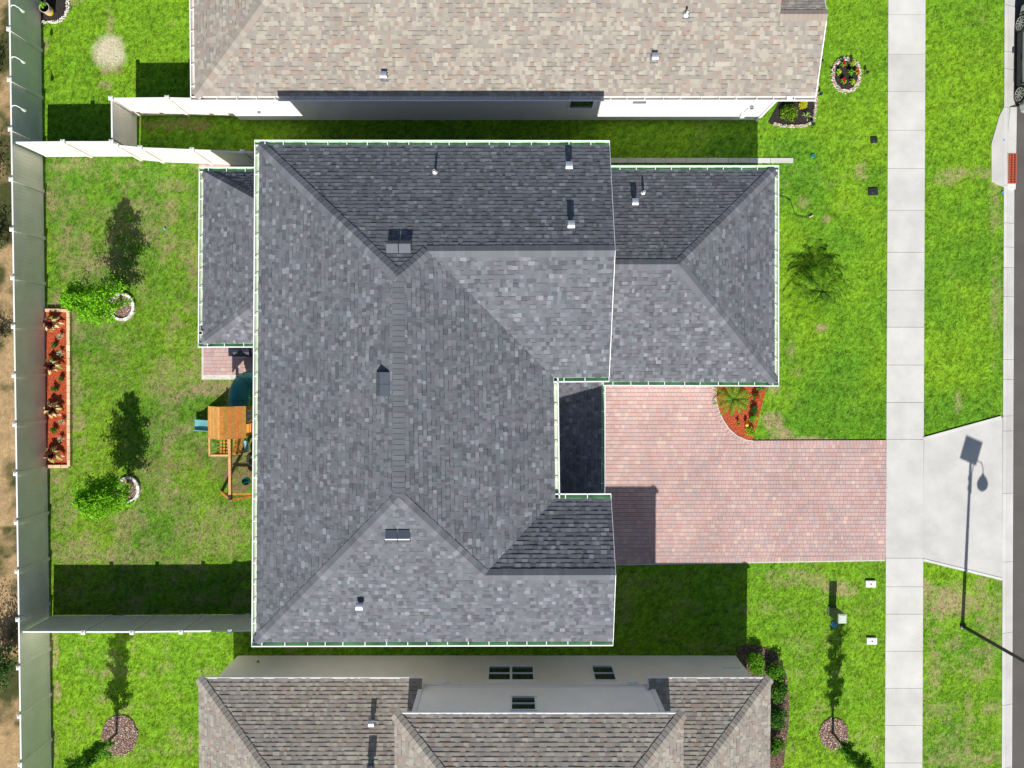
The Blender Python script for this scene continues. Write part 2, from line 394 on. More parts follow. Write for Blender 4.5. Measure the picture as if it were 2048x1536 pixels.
# vents
def vent_hood(parent, pl, u, v, h=0.28, r=0.10):
    p = pl.ray(u, v); base = pl.at(p.x, p.y); mb = MB()
    mb.box((p.x, p.y, base.z + 0.012), (0.30, 0.32, 0.012), 'vent_flange', rot=pl.n.to_track_quat('Z', 'Y').to_matrix())
    mb.lathe((p.x, p.y, base.z - 0.02), [(r * 0.8, 0), (r * 0.8, h)], 'galv', 14)
    n = 8; pts = []
    for i in range(n + 1):
        a = math.pi * i / n; pts.append((math.cos(a) * r * 1.25, math.sin(a) * 0.07 + h - 0.02))
    vs = []; 
    for x in (-r * 1.1, r * 1.1):
        for (yy, zz) in pts: vs.append((p.x + x, p.y + yy, base.z + zz))
    k = n + 1; fs = [(i, i + 1, i + 1 + k, i + k) for i in range(n)] + [tuple(range(k)), tuple(range(2 * k - 1, k - 1, -1)), (0, k, 2 * k - 1, k - 1)]
    mb.idx(vs, fs, 'galv'); o = mb.build('roof_vent', parent); o['label'] = 'galvanised hood vent'; return o
def vent_pipe(parent, pl, u, v, h=0.32):
    p = pl.ray(u, v); base = pl.at(p.x, p.y); mb = MB()
    mb.box((p.x, p.y, base.z + 0.012), (0.24, 0.26, 0.012), 'vent_flange', rot=pl.n.to_track_quat('Z', 'Y').to_matrix())
    mb.lathe((p.x, p.y, base.z - 0.02), [(0.10, 0.02), (0.045, 0.08), (0.04, h)], 'pvc', 12)
    mb.lathe((p.x, p.y, base.z - 0.02), [(0.028, h), (0.028, h + 0.002)], 'hole', 12)
    o = mb.build('vent_pipe', parent); return o
def vent_box(parent, pl, u, v, size=0.36, h=0.21):
    """low off-ridge box vent: hood with its mouth facing down the slope"""
    p = pl.ray(u, v); n = pl.n; up = (Vector((0, 0, 1)) - n * n.z).normalized(); side = up.cross(n)
    def Q(a, b, c): return p + side * a + up * b + n * c
    s = size / 2; mb = MB()
    sec = [(-s * 1.3, 0.02), (-s * 1.3, 0.05), (-s * .06, h), (s * .06, h), (s * 1.3, 0.05), (s * 1.3, 0.02)]
    vs = [Q(-s, b, c) for b, c in sec] + [Q(s, b, c) for b, c in sec]; k = len(sec)
    fs = [(i, i + 1, i + 1 + k, i + k) for i in range(k - 1)] + [tuple(range(k)), tuple(range(2 * k - 1, k - 1, -1))]
    mb.idx(vs, fs, 'vent_grey'); o = mb.build('box_vent', parent); return o

# ================================================================ SETTING: ground, lawn, walks, road
def fbm_grid(seed, n=64):
    rg = np.random.RandomState(seed); return rg.rand(n, n)
_NG = [fbm_grid(s) for s in range(11, 19)]
def noise2(x, y, scale, k=0):
    g = _NG[k % 8]; n = g.shape[0]; X = x / scale; Y = y / scale
    xi = np.floor(X).astype(int); yi = np.floor(Y).astype(int); fx = X - xi; fy = Y - yi
    fx = fx * fx * (3 - 2 * fx); fy = fy * fy * (3 - 2 * fy)
    a = g[xi % n, yi % n]; b = g[(xi + 1) % n, yi % n]; c = g[xi % n, (yi + 1) % n]; d = g[(xi + 1) % n, (yi + 1) % n]
    return (a * (1 - fx) + b * fx) * (1 - fy) + (c * (1 - fx) + d * fx) * fy
def fbm(x, y, scale, k=0):
    return (noise2(x, y, scale, k) * 0.5 + noise2(x, y, scale / 2.1, k + 1) * 0.28 + noise2(x, y, scale / 4.3, k + 2) * 0.15 + noise2(x, y, scale / 9, k + 3) * 0.07)
# bare or straw patches: px u, v, half sizes in px, strength, kind (0 straw, 1 brown soil)
PATCH = [(1900,1205,48,30,1.0,0),(1850,1185,24,22,.8,0),(1960,1205,22,18,.7,0),(1680,1178,34,18,.8,0),(1630,1165,40,14,.55,0),(1590,1148,60,12,.5,0),
 (1545,845,22,22,1.0,0),(1560,870,26,14,.9,0),(1548,782,14,10,.6,0),(1600,880,90,6,.8,0),(1722,345,14,18,.6,0),(1645,655,16,10,.7,0),(1592,745,14,14,.4,0),(1580,700,10,30,.35,0),
 (1930,345,55,14,.6,0),(1900,355,30,14,.5,0),(1990,400,12,60,.45,0),(1990,600,12,120,.35,0),(1915,808,8,24,.6,0),(1870,1340,14,60,.5,0),(1905,1290,18,14,.4,0),(1880,1420,40,18,.45,0),(1950,1520,30,16,.5,0),(1920,1500,60,40,.3,0),(1650,440,12,10,.5,0),(1605,405,14,12,.4,0),
 (350,795,30,24,.85,0),(420,775,50,16,.8,0),(390,750,26,12,.6,0),(475,950,34,40,.8,1),(440,930,30,34,.5,1),(490,900,20,30,.8,1),(400,920,34,22,.5,1),(150,845,22,22,.9,0),(155,880,20,12,.5,0),(120,600,20,22,.9,0),(152,650,10,34,.8,0),(152,760,9,60,.6,0),
 (385,520,16,60,.6,0),(385,430,12,60,.4,0),(120,400,14,60,.35,0),(130,500,20,40,.45,0),(330,740,24,16,.6,0),(270,690,14,10,.4,0),(115,960,22,50,.6,0),(130,1020,26,40,.5,0),(175,1095,40,30,.6,0),(250,1110,60,26,.5,0),(300,1100,30,26,.4,0),(390,1060,40,30,.55,0),(460,1080,40,30,.55,0),(360,1010,40,30,.4,0),(450,1030,40,26,.5,0),(310,960,30,24,.35,0),(330,930,60,20,.4,1),(140,335,60,10,.5,0),(340,370,40,16,.5,0),(260,330,30,8,.5,0),
 (150,1000,30,20,.4,0),(210,1180,90,10,.2,0),(217,104,34,34,1.0,2),(222,140,26,10,.6,1),(222,40,12,30,.55,0),(215,170,16,8,.5,0),(150,5,20,6,.7,0),(90,90,6,14,.8,0),(345,48,10,7,.3,0),(320,250,60,10,.6,1),(380,250,50,12,.6,1),(175,1340,14,10,.3,0),(205,1400,20,10,.3,0),(330,1335,16,14,.3,0),(420,1345,16,14,.3,0),(240,1500,60,20,.3,0),(105,1300,12,40,.7,0),(112,1385,10,20,.7,0),(108,1500,8,40,.4,0),
 (1250,1200,25,60,.35,0),(1285,1165,60,12,.3,0),(1560,1165,30,14,.4,0),(1420,1295,60,8,.4,0),(1530,1215,20,14,.3,0),(1600,1290,30,20,.25,0)]
_PW = []
for (u, v, hu, hv, s, k) in PATCH:
    c = W(u, v); m = CAMH / F; _PW.append((c.x, c.y, hu * m, hv * m, s, k))
def dryness(x, y):
    """0 = lush, 1 = straw; second value = bare brown soil"""
    n = fbm(x, y, 1.3, 0); n2 = fbm(x + 40, y - 17, 0.45, 3)
    back = ((x < -7.5) & (y > -10.4) & (y < 9.0)).astype(float)
    side = ((x > 16.9) & (y < -8.7)).astype(float)
    sw = ((x < -7.5) & (y < -10.6)).astype(float)
    fr = ((x > 4) & (x < 15.3) & (y < -8)).astype(float)
    b = np.clip((n - 0.62) * 3 + (n2 - 0.6) * 2.2, 0, 1) * 0.2
    b = np.maximum(b, back * np.clip((n - 0.37) * 2.3 + (n2 - 0.5) * 1.8, 0, 1) * 0.68)
    b = np.maximum(b, side * np.clip((n2 - 0.47) * 4.2 + (n - .5), 0, 1) * 0.52)
    b = np.maximum(b, sw * np.clip((n2 - 0.58) * 5, 0, 1) * 0.5)
    b = np.maximum(b, fr * np.clip((n2 - 0.55) * 4.0, 0, 1) * 0.35)
    s = np.zeros_like(x)
    pale = np.zeros_like(x)
    for (cx, cy, hx, hy, st, k) in _PW:
        d = ((x - cx) / hx) ** 2 + ((y - cy) / hy) ** 2
        w = np.clip(1.35 - d - (n2 - 0.5) * (2.6 if k != 2 else 1.0), 0, 1) * st
        if k == 1: s = np.maximum(s, w)
        elif k == 2: pale = np.maximum(pale, w)
        else: b = np.maximum(b, w)
    b = np.maximum(b, back * (.13 + .22 * (n2 - .5))); t = noise2(x + 3, y + 8, 0.075, 1) * .65 + noise2(x, y, 0.16, 5) * .35
    sp = lambda q: np.clip(q * .9 + (t - .5) * 1.5 * np.sqrt(q) - .06, 0, .95)
    return sp(b), sp(s), np.clip(pale * (1.25 - .5 * t), 0, 1)
G_HI = np.array([0.158, 0.305, 0.014]); G_LO = np.array([0.090, 0.225, 0.014]); STRAW = np.array([0.34, 0.265, 0.145]); SOIL = np.array([0.23, 0.125, 0.085]); PALE = np.array([0.50, 0.46, 0.32])
def lawn_col(x, y, jit=None):
    b, s, pl = dryness(x, y); g = fbm(x - 9, y + 31, 2.4, 4); g = np.clip((g - 0.3) / 0.4, 0, 1)
    sw = ((x < -7.5) & (y < -10.6)) | ((x > 4) & (x < 15.3) & (y < -8.5)) | (y > 9.5); g = np.where(sw, g * 0.5 + 0.5, g)
    c = G_LO[None] * (1 - g[:, None]) + G_HI[None] * g[:, None]
    f = noise2(x, y, .055, 7) * .65 + noise2(x + 1, y, .14, 2) * .35; c = c * (.26 + 1.48 * f)[:, None]
    st = STRAW[None] * (.7 + .6 * noise2(x, y, .07, 3))[:, None]
    c = c * (1 - b[:, None]) + st * b[:, None]
    c = c * (1 - s[:, None]) + SOIL[None] * s[:, None]
    c = c * (1 - pl[:, None]) + PALE[None] * pl[:, None]
    bk = ((x < -7.5) & (y > -10.4) & (y < 9.0)); c = np.where(bk[:, None], c * .84, c)
    if jit is not None: c = c * jit[:, None]
    return c
def grid_sheet(name, x0, x1, y0, y1, step, colf, mat, z=0.0, edge=None):
    nx = int((x1 - x0) / step) + 1; ny = int((y1 - y0) / step) + 1
    xs = np.linspace(x0, x1, nx); ys = np.linspace(y0, y1, ny); X, Y = np.meshgrid(xs, ys)
    X = X.copy()
    if edge is not None: X[:, -1] = edge(ys)
    x = X.ravel(); y = Y.ravel(); c = colf(x, y)
    me = bpy.data.meshes.new(name); co = np.stack([x, y, np.full_like(x, z)], 1)
    i = np.arange(nx * ny).reshape(ny, nx); f = np.stack([i[:-1, :-1], i[:-1, 1:], i[1:, 1:], i[1:, :-1]], -1).reshape(-1, 4)
    me.from_pydata(co.tolist(), [], f.tolist()); at = me.attributes.new('Col', 'FLOAT_COLOR', 'POINT')
    at.data.foreach_set('color', np.concatenate([c, np.ones((len(c), 1))], 1).astype(np.float32).ravel()); me.materials.append(M[mat])
    o = bpy.data.objects.new(name, me); COL.objects.link(o); return o
YB, YT = -21.0, 21.0
kT, kB = W(2008, 0), W(2002.5, 1536)
def kerbx(y): return kB.x + (kT.x - kB.x) * (y - kB.y) / (kT.y - kB.y)
def walkL(y): a, b = W(1776, 0), W(1769, 1536); return b.x + (a.x - b.x) * (y - b.y) / (a.y - b.y)
def walkR(y): a, b = W(1850.5, 0), W(1844, 1536); return b.x + (a.x - b.x) * (y - b.y) / (a.y - b.y)
mb = MB(); mb.face([(-400, -400, -0.3), (400, -400, -0.3), (400, 400, -0.3), (-400, 400, -0.3)], 'ground')
mb.build('ground')['kind'] = 'structure'
grid_sheet('lawn', -19.2, 20.2, YB, YT, 0.07, lawn_col, 'lawn', 0.0, kerbx)['kind'] = 'structure'
def field_col(x, y):
    n = fbm(x, y, 1.6, 2); n2 = fbm(x + 5, y, 0.4, 5); d = np.clip((n - 0.45) * 4 + (n2 - 0.5) * 2 + np.where((y < -6.5) & (y > -11.3), .9, 0) + np.where(y > 6.0, .5, 0) + np.where((y > 3) & (y < 9.5), .55, 0), 0, 1)[:, None]  # first band term darkens the field colour to paint in shade there
    dry = np.array([0.36, 0.25, 0.13]) * (0.75 + 0.5 * n2[:, None]); grn = np.array([0.055, 0.062, 0.022])
    return dry * (1 - d) + grn * d
grid_sheet('dry_field', -32, -19.22, YB, YT, 0.12, field_col, 'dirt', -0.01)['kind'] = 'structure'
# road and kerb
mb = MB(); x0 = 20.55
mb.face([(kerbx(YB) + 0.50, YB, -0.11), (30.5, YB, -0.11), (30.5, YT, -0.11), (kerbx(YT) + 0.46, YT, -0.11)], 'asphalt')
mb.build('road')['kind'] = 'structure'
rgc = random.Random(4)
def ccol(b=0.50): k = b * rgc.uniform(0.92, 1.04); return (k, k * 0.985, k * 0.93)
def prism_cols(mb, pts, z0, z1, mat, col): mb.prism(pts, z0, z1, mat, col)
mb = MB(); js = [W(2005, v).y for v in (-120, 11, 103, 138, 215, 371, 446, 494, 535, 593, 719, 759, 832, 862, 987, 1124, 1266, 1410, 1536, 1660)]
js = [YT] + [y for y in js if YB < y < YT] + [YB]
for i in range(len(js) - 1):
    a, b = js[i] - 0.006, js[i + 1] + 0.006; ka, kb = kerbx(a), kerbx(b); c = ccol(0.50)
    pr = [(0.004, 0.03), (0.13, 0.035), (0.20, 0.0), (0.46, -0.09), (0.52, -0.10)]
    for j in range(len(pr) - 1):
        (o0, z0), (o1, z1) = pr[j], pr[j + 1]
        mb.face([(kb + o0, b, z0), (kb + o1, b, z1), (ka + o1, a, z1), (ka + o0, a, z0)], 'concrete', c)
    mb.face([(kb + .004, b, -.2), (kb + .004, b, .03), (ka + .004, a, .03), (ka + .004, a, -.2)], 'concrete', c)
    mb.face([(kb + .52, b, -.10), (kb + .52, b, -.2), (ka + .52, a, -.2), (ka + .52, a, -.10)], 'concrete', c)
mb.build('kerb')['kind'] = 'structure'
# sidewalk slabs
mb = MB(); jv = [-134, -46, 30, 109, 184, 261, 337.5, 421, 505, 580.5, 654.5, 730, 805, 878.5, 1116, 1173, 1228, 1302, 1376, 1450, 1525, 1600]
jy = [YT] + [W(1810, v).y for v in jv if YB < W(1810, v).y < YT] + [YB]
for i in range(len(jy) - 1):
    a, b = jy[i] - 0.007, jy[i + 1] + 0.007
    mb.prism([(walkL(a), a), (walkR(a) - .006, a), (walkR(b) - .006, b), (walkL(b), b)], -0.05, 0.035, 'concrete', ccol(0.50))
mb.build('sidewalk')['kind'] = 'structure'
# driveway apron (flared)
mb = MB(); ap = [(1847, 878), (2004, 835), (2004, 1157), (1845, 1117)]
P = [W(*p) for p in ap]; mb.prism([(p.x, p.y) for p in P], -0.05, 0.038, 'concrete', ccol(0.50))
q = [W(1845, 877), W(2001, 834)], [W(1845, 1119), W(2003, 1158)]
mb.bar(q[0][0] + Vector((0, .0, .03)), q[0][1] + Vector((0, 0, .03)), 0.10, 0.05, 'concrete', ccol(0.54)); mb.bar(q[1][0] + Vector((0, 0, .03)), q[1][1] + Vector((0, 0, .03)), 0.10, 0.05, 'concrete', ccol(0.54))
mb.build('driveway_apron')['kind'] = 'structure'
# storm drain apron
mb = MB(); dp = [(2007.5, 214), (1998, 232), (1990, 260), (1982, 288), (1982, 362), (1996, 370), (2006.5, 374)]
P = [W(*p) for p in dp]; mb.prism([(p.x, p.y) for p in P], -0.05, 0.033, 'concrete', ccol(0.48)); mb.build('drain_apron')['kind'] = 'structure'
# side footpath strip
mb = MB(); xs = [1100, 1180, 1255, 1290, 1330, 1372, 1414, 1456, 1498, 1540, 1586]
for i in range(len(xs) - 1):
    P = [W(xs[i] + .4, 316.5 + (xs[i] - 1220) * .0), W(xs[i + 1] - .4, 316.5), W(xs[i + 1] - .4, 326), W(xs[i] + .4, 326)]
    mb.prism([(p.x, p.y) for p in P], -0.05, 0.04, 'concrete', ccol(0.50))
mb.build('edging_path')['kind'] = 'structure'
# driveway pavers
X0 = W(1195, 900).x; drx = walkL(W(1769, 1000).y) - 0.01
c1 = [(1205, 700), (1432, 700), (1432, 770), (1433, 800), (1438, 820), (1446, 838), (1458, 856), (1474, 870), (1492, 878), (1507, 881), (1771, 880), (1770.5, 1119), (1500, 1123), (1232, 1128), (1150, 1129), (1150, 700)]
def WP(l, z=0.0): return [W(u, v, z) for u, v in l]
mb = MB(); Y = Vector((0, 1, 0)); X = Vector((1, 0, 0)); Zv = Vector((0, 0, 1)); O = Vector((0, 0, 0.03))
conv = [[(1150, 700), (1424, 700), (1424, 802), (1430, 823), (1438, 842), (1450, 860), (1468, 876), (1488, 885), (1506, 889), (1506, 1116), (1150, 1120)],
        [(1506, 889), (1769, 888), (1769, 1112), (1506, 1116)]]
conv = [[(1150, 700), (1424, 700), (1424, 802), (1150, 802)], [(1150, 802), (1424, 802), (1430, 823), (1150, 823)], [(1150, 823), (1430, 823), (1438, 842), (1150, 842)], [(1150, 842), (1438, 842), (1450, 860), (1150, 860)], [(1150, 860), (1450, 860), (1468, 876), (1150, 876)], [(1150, 876), (1468, 876), (1488, 885), (1150, 885)],
        [(1150, 885), (1488, 885), (1506, 889), (1150, 889)], [(1150, 889), (1771, 888), (1771, 1112), (1150, 1120)]]
for cv in conv: tiles(mb, WP(cv), O, X, Y, Zv, 0.165, [0.11, 0.165, 0.165, 0.23], 77, pal_paver, 'paver', gap=0.013, flat=0.01, skirt=0.02)
def soldier(mb, a, b, wid, seed):
    a = Vector(a); b = Vector(b); d = (b - a); L = d.length; d.normalize(); nn = Vector((-d.y, d.x, 0)); rg = np.random.RandomState(seed); n = max(1, int(L / 0.135)); cols, th = pal_paver(rg, n)
    for i in range(n):
        s = (i + .5) * L / n; mb.box(a + d * s + nn * wid / 2 + Zv * (0.02 + th[i]), (L / n - 0.008, wid - 0.01, 0.05), 'paver', rz=math.atan2(d.y, d.x), col=tuple(float(x) for x in cols[i]))
soldier(mb, W(1771, 880, .0), W(1507, 881, 0), 0.19, 5); soldier(mb, W(1150, 1129), W(1770, 1119), 0.19, 6)
arc = [(1432, 700), (1432, 800), (1438, 822), (1446, 840), (1458, 858), (1474, 872), (1492, 880), (1507, 882)]
for i in range(len(arc) - 1): soldier(mb, W(*arc[i + 1]), W(*arc[i]), 0.17, 20 + i)
P = WP(c1); mb.prism([(p.x, p.y) for p in P], -0.05, 0.02, 'concrete_edge')
for i in range(len(arc) - 1): mb.bar(W(*arc[i], .03), W(*arc[i + 1], .03), 0.035, 0.06, 'concrete_edge')
mb.bar(W(1150, 1130.5, .01), W(1769, 1120.5, .01), 0.05, 0.05, 'concrete_edge')
mb.build('driveway')['kind'] = 'structure'
# patio
mb = MB(); tiles(mb, WP([(408, 600), (560, 600), (560, 750), (408, 750)]), Vector((0.05, .03, .05)), X, Y, Zv, 0.155, [0.15, 0.2, 0.23], 12, pal_paver, 'paver', gap=0.008, flat=0.0, skirt=0.02)
P = WP([(404, 600), (560, 600), (560, 759), (404, 759)]); mb.prism([(p.x, p.y) for p in P], -0.05, 0.035, 'concrete_edge'); mb.build('patio')['kind'] = 'structure'
mb = MB(); P = WP([(388, 333), (520, 333), (520, 342), (388, 342)]); 
tiles(mb, WP([(398, 329), (520, 329), (520, 345), (398, 345)]), Vector((0, .03, .03)), X, Y, Zv, 0.155, [0.15, 0.2], 14, pal_paver, 'paver', gap=0.008, flat=0.0, skirt=0.02); mb.build('side_path')['kind'] = 'structure'

# ================================================================ MAIN HOUSE
ZE = 5.5; ZR = 7.65
EX, EY = Vector((1, 0, 0)), Vector((0, 1, 0))
mW = Plane(W(519, 290, ZE), W(513, 1284, ZE), W(797, 770, ZR)); mE = Plane(W(1107, 757, ZE), W(1110, 996, ZE), W(797, 770, ZR))
mN = Plane(W(519, 290, ZE), W(1219, 291, ZE), W(798, 556, ZR)); mS = Plane(W(513, 1284, ZE), W(1226, 1282, ZE), W(795, 998, ZR))
gr = mN.ray(1000, 502); gGS = Plane(W(1107, 755, ZE), W(1218, 754, ZE), gr)
sr = mS.ray(1100, 1150); gSN = Plane(W(1110, 997, ZE), W(1222, 997, ZE), sr)
NW, NE = W(519, 290, ZE), W(1219, 291, ZE); SW_, SE = W(513, 1284, ZE), W(1226, 1282, ZE)
A1 = meet3(mN, mW, mE); A2 = meet3(mS, mW, mE); GW = meet3(mN, gGS, mE); SW2 = meet3(mS, gSN, mE)
GR = meetx(mN, gGS, mN.ray(1230, 502).x); SR = meetx(mS, gSN, mS.ray(1231, 1151).x)
VN = W(1107, 755, ZE); VS = W(1110, 997, ZE); GSE = W(1218, 754, ZE); SNE = W(1222, 997, ZE)
VN = meet3(mE, gGS, Plane(Vector((0, 0, ZE)), Vector((1, 0, ZE)), Vector((0, 1, ZE)))); VS = meet3(mE, gSN, Plane(Vector((0, 0, ZE)), Vector((1, 0, ZE)), Vector((0, 1, ZE))))
house = thing('two_storey_house', (-2.5, -1.0, 0), 'two-storey house with dark charcoal shingle roof and white gutters in the middle', 'house')
nsp = mN.at(GW.x, NW.y + (NE.y - NW.y) * (GW.x - NW.x) / (NE.x - NW.x)); ssp = mS.at(SW2.x, SW_.y + (SE.y - SW_.y) * (SW2.x - SW_.x) / (SE.x - SW_.x))
ROOF = [(mN, [[NW, nsp, GW, A1], [nsp, NE, GR, GW]], 1), (mW, [[NW, SW_, A2, A1]], 2), (mE, [[A1, GW, VN, VS, SW2, A2]], 3),
        (gGS, [[GW, GR, GSE, VN]], 4), (gSN, [[SW2, SR, SNE, VS]], 5), (mS, [[SW_, A2, SW2, ssp], [ssp, SW2, SR, SE]], 6)]
mb = MB()
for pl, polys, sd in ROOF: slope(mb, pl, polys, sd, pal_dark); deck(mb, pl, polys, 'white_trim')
roof = mb.build('roof', house)
mb = MB(); cc = 100
for a, b, p, q in ((NW, A1, mN, mW), (SW_, A2, mS, mW), (A1, A2, mW, mE), (A1, GW, mN, mE), (GW, GR, mN, gGS), (A2, SW2, mS, mE), (SW2, SR, mS, gSN)):
    cap_run(roof, a, b, p, q, pal_dark, cc); cc += 1
mb = MB()
fascia(mb, NW, NE, EY); fascia(mb, SW_, SE, -EY); fascia(mb, NW, SW_, -EX); fascia(mb, VN, VS, EX); fascia(mb, VN, GSE, -EY); fascia(mb, VS, SNE, EY)
for a, b in ((NE, GR), (GSE, GR), (SNE, SR), (SE, SR)):
    dd = Vector((-0.006, 0, -0.085)); mb.bar(a + dd, b + dd, 0.020, 0.15, 'white_trim'); mb.bar(a + Vector((.006, 0, .006)), b + Vector((.006, 0, .006)), 0.016, 0.012, 'white_metal')
mb.build('fascia', house)
gutter(house, NW - EX * .16, NE, EY, 1); gutter(house, SW_ - EX * .16, SE, -EY, 2); gutter(house, NW, SW_, -EX, 3, inner='gutter_pale2' if 'gutter_pale2' in M else 'gutter_green', caps_=(False, False))
gutter(house, VN, VS, EX, 4, inner='gutter_pale2', caps_=(False, False)); gutter(house, VN, GSE, -EY, 5); gutter(house, VS, SNE, EY, 6)
xw = NW.x + .38; xe = GR.x - .28; yn = NE.y - .38; ygs = GSE.y + .38; xi = VN.x - .36; ysn = SNE.y - .38; xe2 = SR.x - .28; ys = SE.y + .38
mb = MB(); mb.prism([(xw, yn), (xe, yn), (xe, ygs), (xi, ygs), (xi, ysn), (xe2, ysn), (xe2, ys), (xw, ys)], 0, ZE - 0.06, 'stucco_grey')
for x, ya, yb, ridge in ((xe, yn, ygs, GR), (xe2, ysn, ys, SR)):
    za = ZE - 0.06; mb.idx([(x, ya, za), (x, yb, za), (x, ridge.y, ridge.z - 0.16), (x - .15, ya, za), (x - .15, yb, za), (x - .15, ridge.y, ridge.z - 0.16)], [(0, 1, 2), (5, 4, 3), (0, 2, 5, 3), (1, 4, 5, 2)], 'stucco_grey')
mb.build('wall', house)
for (a, b, z0, z1) in ((-6.5, -5.3, 3.6, 4.7), (-2.5, -1.3, 3.6, 4.7), (0.6, 1.6, 3.6, 4.6), (-5, -3.8, 1.0, 2.2)): window(house, a, b, z0, z1, yn, 1)
for (a, b, z0, z1) in ((-6.5, -5.3, 3.6, 4.7), (-3, -1.8, 3.6, 4.7), (0.6, 1.6, 3.6, 4.6), (-5.5, -4.3, 1.0, 2.2)): window(house, a, b, z0, z1, ys, -1)
for (a, b) in ((-7.5, -6.2), (-4, -2.4), (-1.8, -.6), (4, 5.2)): window_x(house, a, b, 3.5, 4.7, xw, -1)
window_x(house, -8.0, -6.8, 3.6, 4.7, xe2, 1); window_x(house, 4.2, 5.4, 5.1 - .9, 5.1, xe, 1)
mb = MB()
for i in range(4): mb.box((xe2 + .03, -7.2, 0.3 + i * .56), (0.05, 2.5, 0.54), 'white_trim')
mb.build('garage_door', house)
# front wing roof
FZ = 2.65
fN = Plane(W(1222, 341, FZ), W(1549, 340, FZ), W(1300, 529, 4.3)); fS = Plane(W(1205, 763, FZ), W(1549, 764, FZ), W(1300, 529, 4.3)); fE = Plane(W(1549, 340, FZ), W(1549, 764, FZ), W(1358, 528, 4.3))
FA = meet3(fN, fS, fE); fNE = W(1549, 340, FZ); fSE = W(1549, 764, FZ); fW = xe + 0.02
p1 = fN.at(fW, fNE.y); p2 = meetx(fN, fS, fW); sw1 = W(1207, 763, FZ); p3 = fS.at(fW, ygs + .1); p4 = Vector((sw1.x, sw1.y, FZ)); p3b = fS.at(sw1.x, ygs - 0.1)
mb = MB(); FR = [(fN, [[p1, fNE, FA, p2]], 11), (fE, [[fNE, fSE, FA]], 12), (fS, [[p2, FA, fSE, p4, p3]], 13)]
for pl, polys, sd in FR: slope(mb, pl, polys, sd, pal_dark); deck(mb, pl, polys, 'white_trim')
froof = mb.build('roof', house); mb = MB()
for a, b, p, q in ((p2, FA, fN, fS), (fNE, FA, fN, fE), (fSE, FA, fS, fE)): cap_run(froof, a, b, p, q, pal_dark, cc); cc += 1
mb = MB(); fascia(mb, p1, fNE, EY); fascia(mb, fNE, fSE, EX); fascia(mb, p4, fSE, -EY); mb.build('fascia', house)
gutter(house, p1 + EX * .1, fNE + EX * .16, EY, 7); gutter(house, fNE, fSE, EX, 8, inner='gutter_pale2', caps_=(False, False)); gutter(house, p4, fSE + EX * .16, -EY, 9)
mb = MB(); mb.prism([(fW, fNE.y - .36), (fNE.x - .36, fNE.y - .36), (fNE.x - .36, fSE.y + .36), (fW, fSE.y + .36)], 0, FZ - .05, 'stucco_grey'); mb.build('wall', house)
for a, b in ((4, 5.2), (7.2, 8.4)): window(house, a, b, 1.0, 2.1, fNE.y - .36, 1)
window_x(house, 0.8, 2.2, .8, 2.1, fNE.x - .36, 1); window_x(house, 4.2, 5.6, .8, 2.1, fNE.x - .36, 1)
mb = MB()
for i in range(4): mb.box((6.1, fSE.y + .33, 0.3 + i * .56), (4.8, 0.05, 0.54), 'white_trim')
mb.build('garage_door', house)
# entry roof
EZ = 2.42
e1, e2 = W(1203, 700, EZ), W(1203, 1050, EZ); e3 = W(1112, 900, 2.82); eP = Plane(e1, e2, e3)
yA, yB_ = ygs + .15, ysn - .1
mb = MB(); q1 = eP.at(e1.x, fS.at(e1.x, 0).y if False else p4.y + .0); 
poly = [eP.at(xi - .05, yA), eP.at(xe, yA), eP.at(e1.x, yA - .4), eP.at(e1.x, yB_), eP.at(xi - .05, yB_)]
poly = [eP.at(xi - .05, ygs), eP.at(e1.x, ygs), eP.at(e1.x, ysn), eP.at(xi - .05, ysn)]
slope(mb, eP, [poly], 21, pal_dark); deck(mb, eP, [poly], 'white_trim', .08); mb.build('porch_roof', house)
gy1 = W(1203, 768, EZ).y; gutter(house, Vector((e1.x, gy1, EZ)), Vector((e1.x, ysn + .02, EZ)), EX, 10, w=0.12)
mb = MB()
for yy in (ysn + 1.2, ysn + 3.2): mb.box((e1.x - .25, yy, 1.17), (.28, .28, 2.3), 'stucco_grey')
mb.build('porch_column', house)
mb = MB(); mb.box((xi + .03, (ygs + ysn) / 2, 1.05), (.05, 1.0, 2.1), 'black'); mb.build('front_door', house)
# lanai roof
LZ = 2.8
lW = Plane(W(407, 343, LZ), W(405, 686, LZ), W(470, 520, LZ + .42 * (W(470, 520, LZ + .45).x - W(407, 520, LZ).x)))
lN = Plane(W(407, 343, LZ), W(512, 343, LZ), lW.ray(505, 396)); lS = Plane(W(405, 686, LZ), W(512, 686, LZ), lW.ray(508, 610))
lNW, lSW = W(407, 343, LZ), W(405, 686, LZ); lx = xw - .02
a1 = lN.at(lx, lNW.y); a2 = lS.at(lx, lSW.y); h1 = meetx(lN, lW, lx); h2 = meetx(lS, lW, lx)
mb = MB(); LR = [(lN, [[lNW, a1, h1]], 31), (lW, [[lNW, lSW, h2, h1]], 32), (lS, [[lSW, a2, h2]], 33)]
for pl, polys, sd in LR: slope(mb, pl, polys, sd, pal_dark); deck(mb, pl, polys, 'white_trim')
lroof = mb.build('roof', house); mb = MB()
cap_run(lroof, lNW, h1, lN, lW, pal_dark, 61); cap_run(lroof, lSW, h2, lS, lW, pal_dark, 62)
gutter(house, lNW - EX * .16, a1, EY, 11); gutter(house, lNW, lSW, -EX, 12, inner='gutter_pale2', caps_=(False, False)); gutter(house, lSW - EX * .16, a2, -EY, 13)
mb = MB(); mb.prism([(lNW.x + .35, lNW.y - .35), (lx, lNW.y - .35), (lx, lSW.y + .35), (lNW.x + .35, lSW.y + .35)], 0, LZ - .05, 'stucco_grey'); mb.build('wall', house)
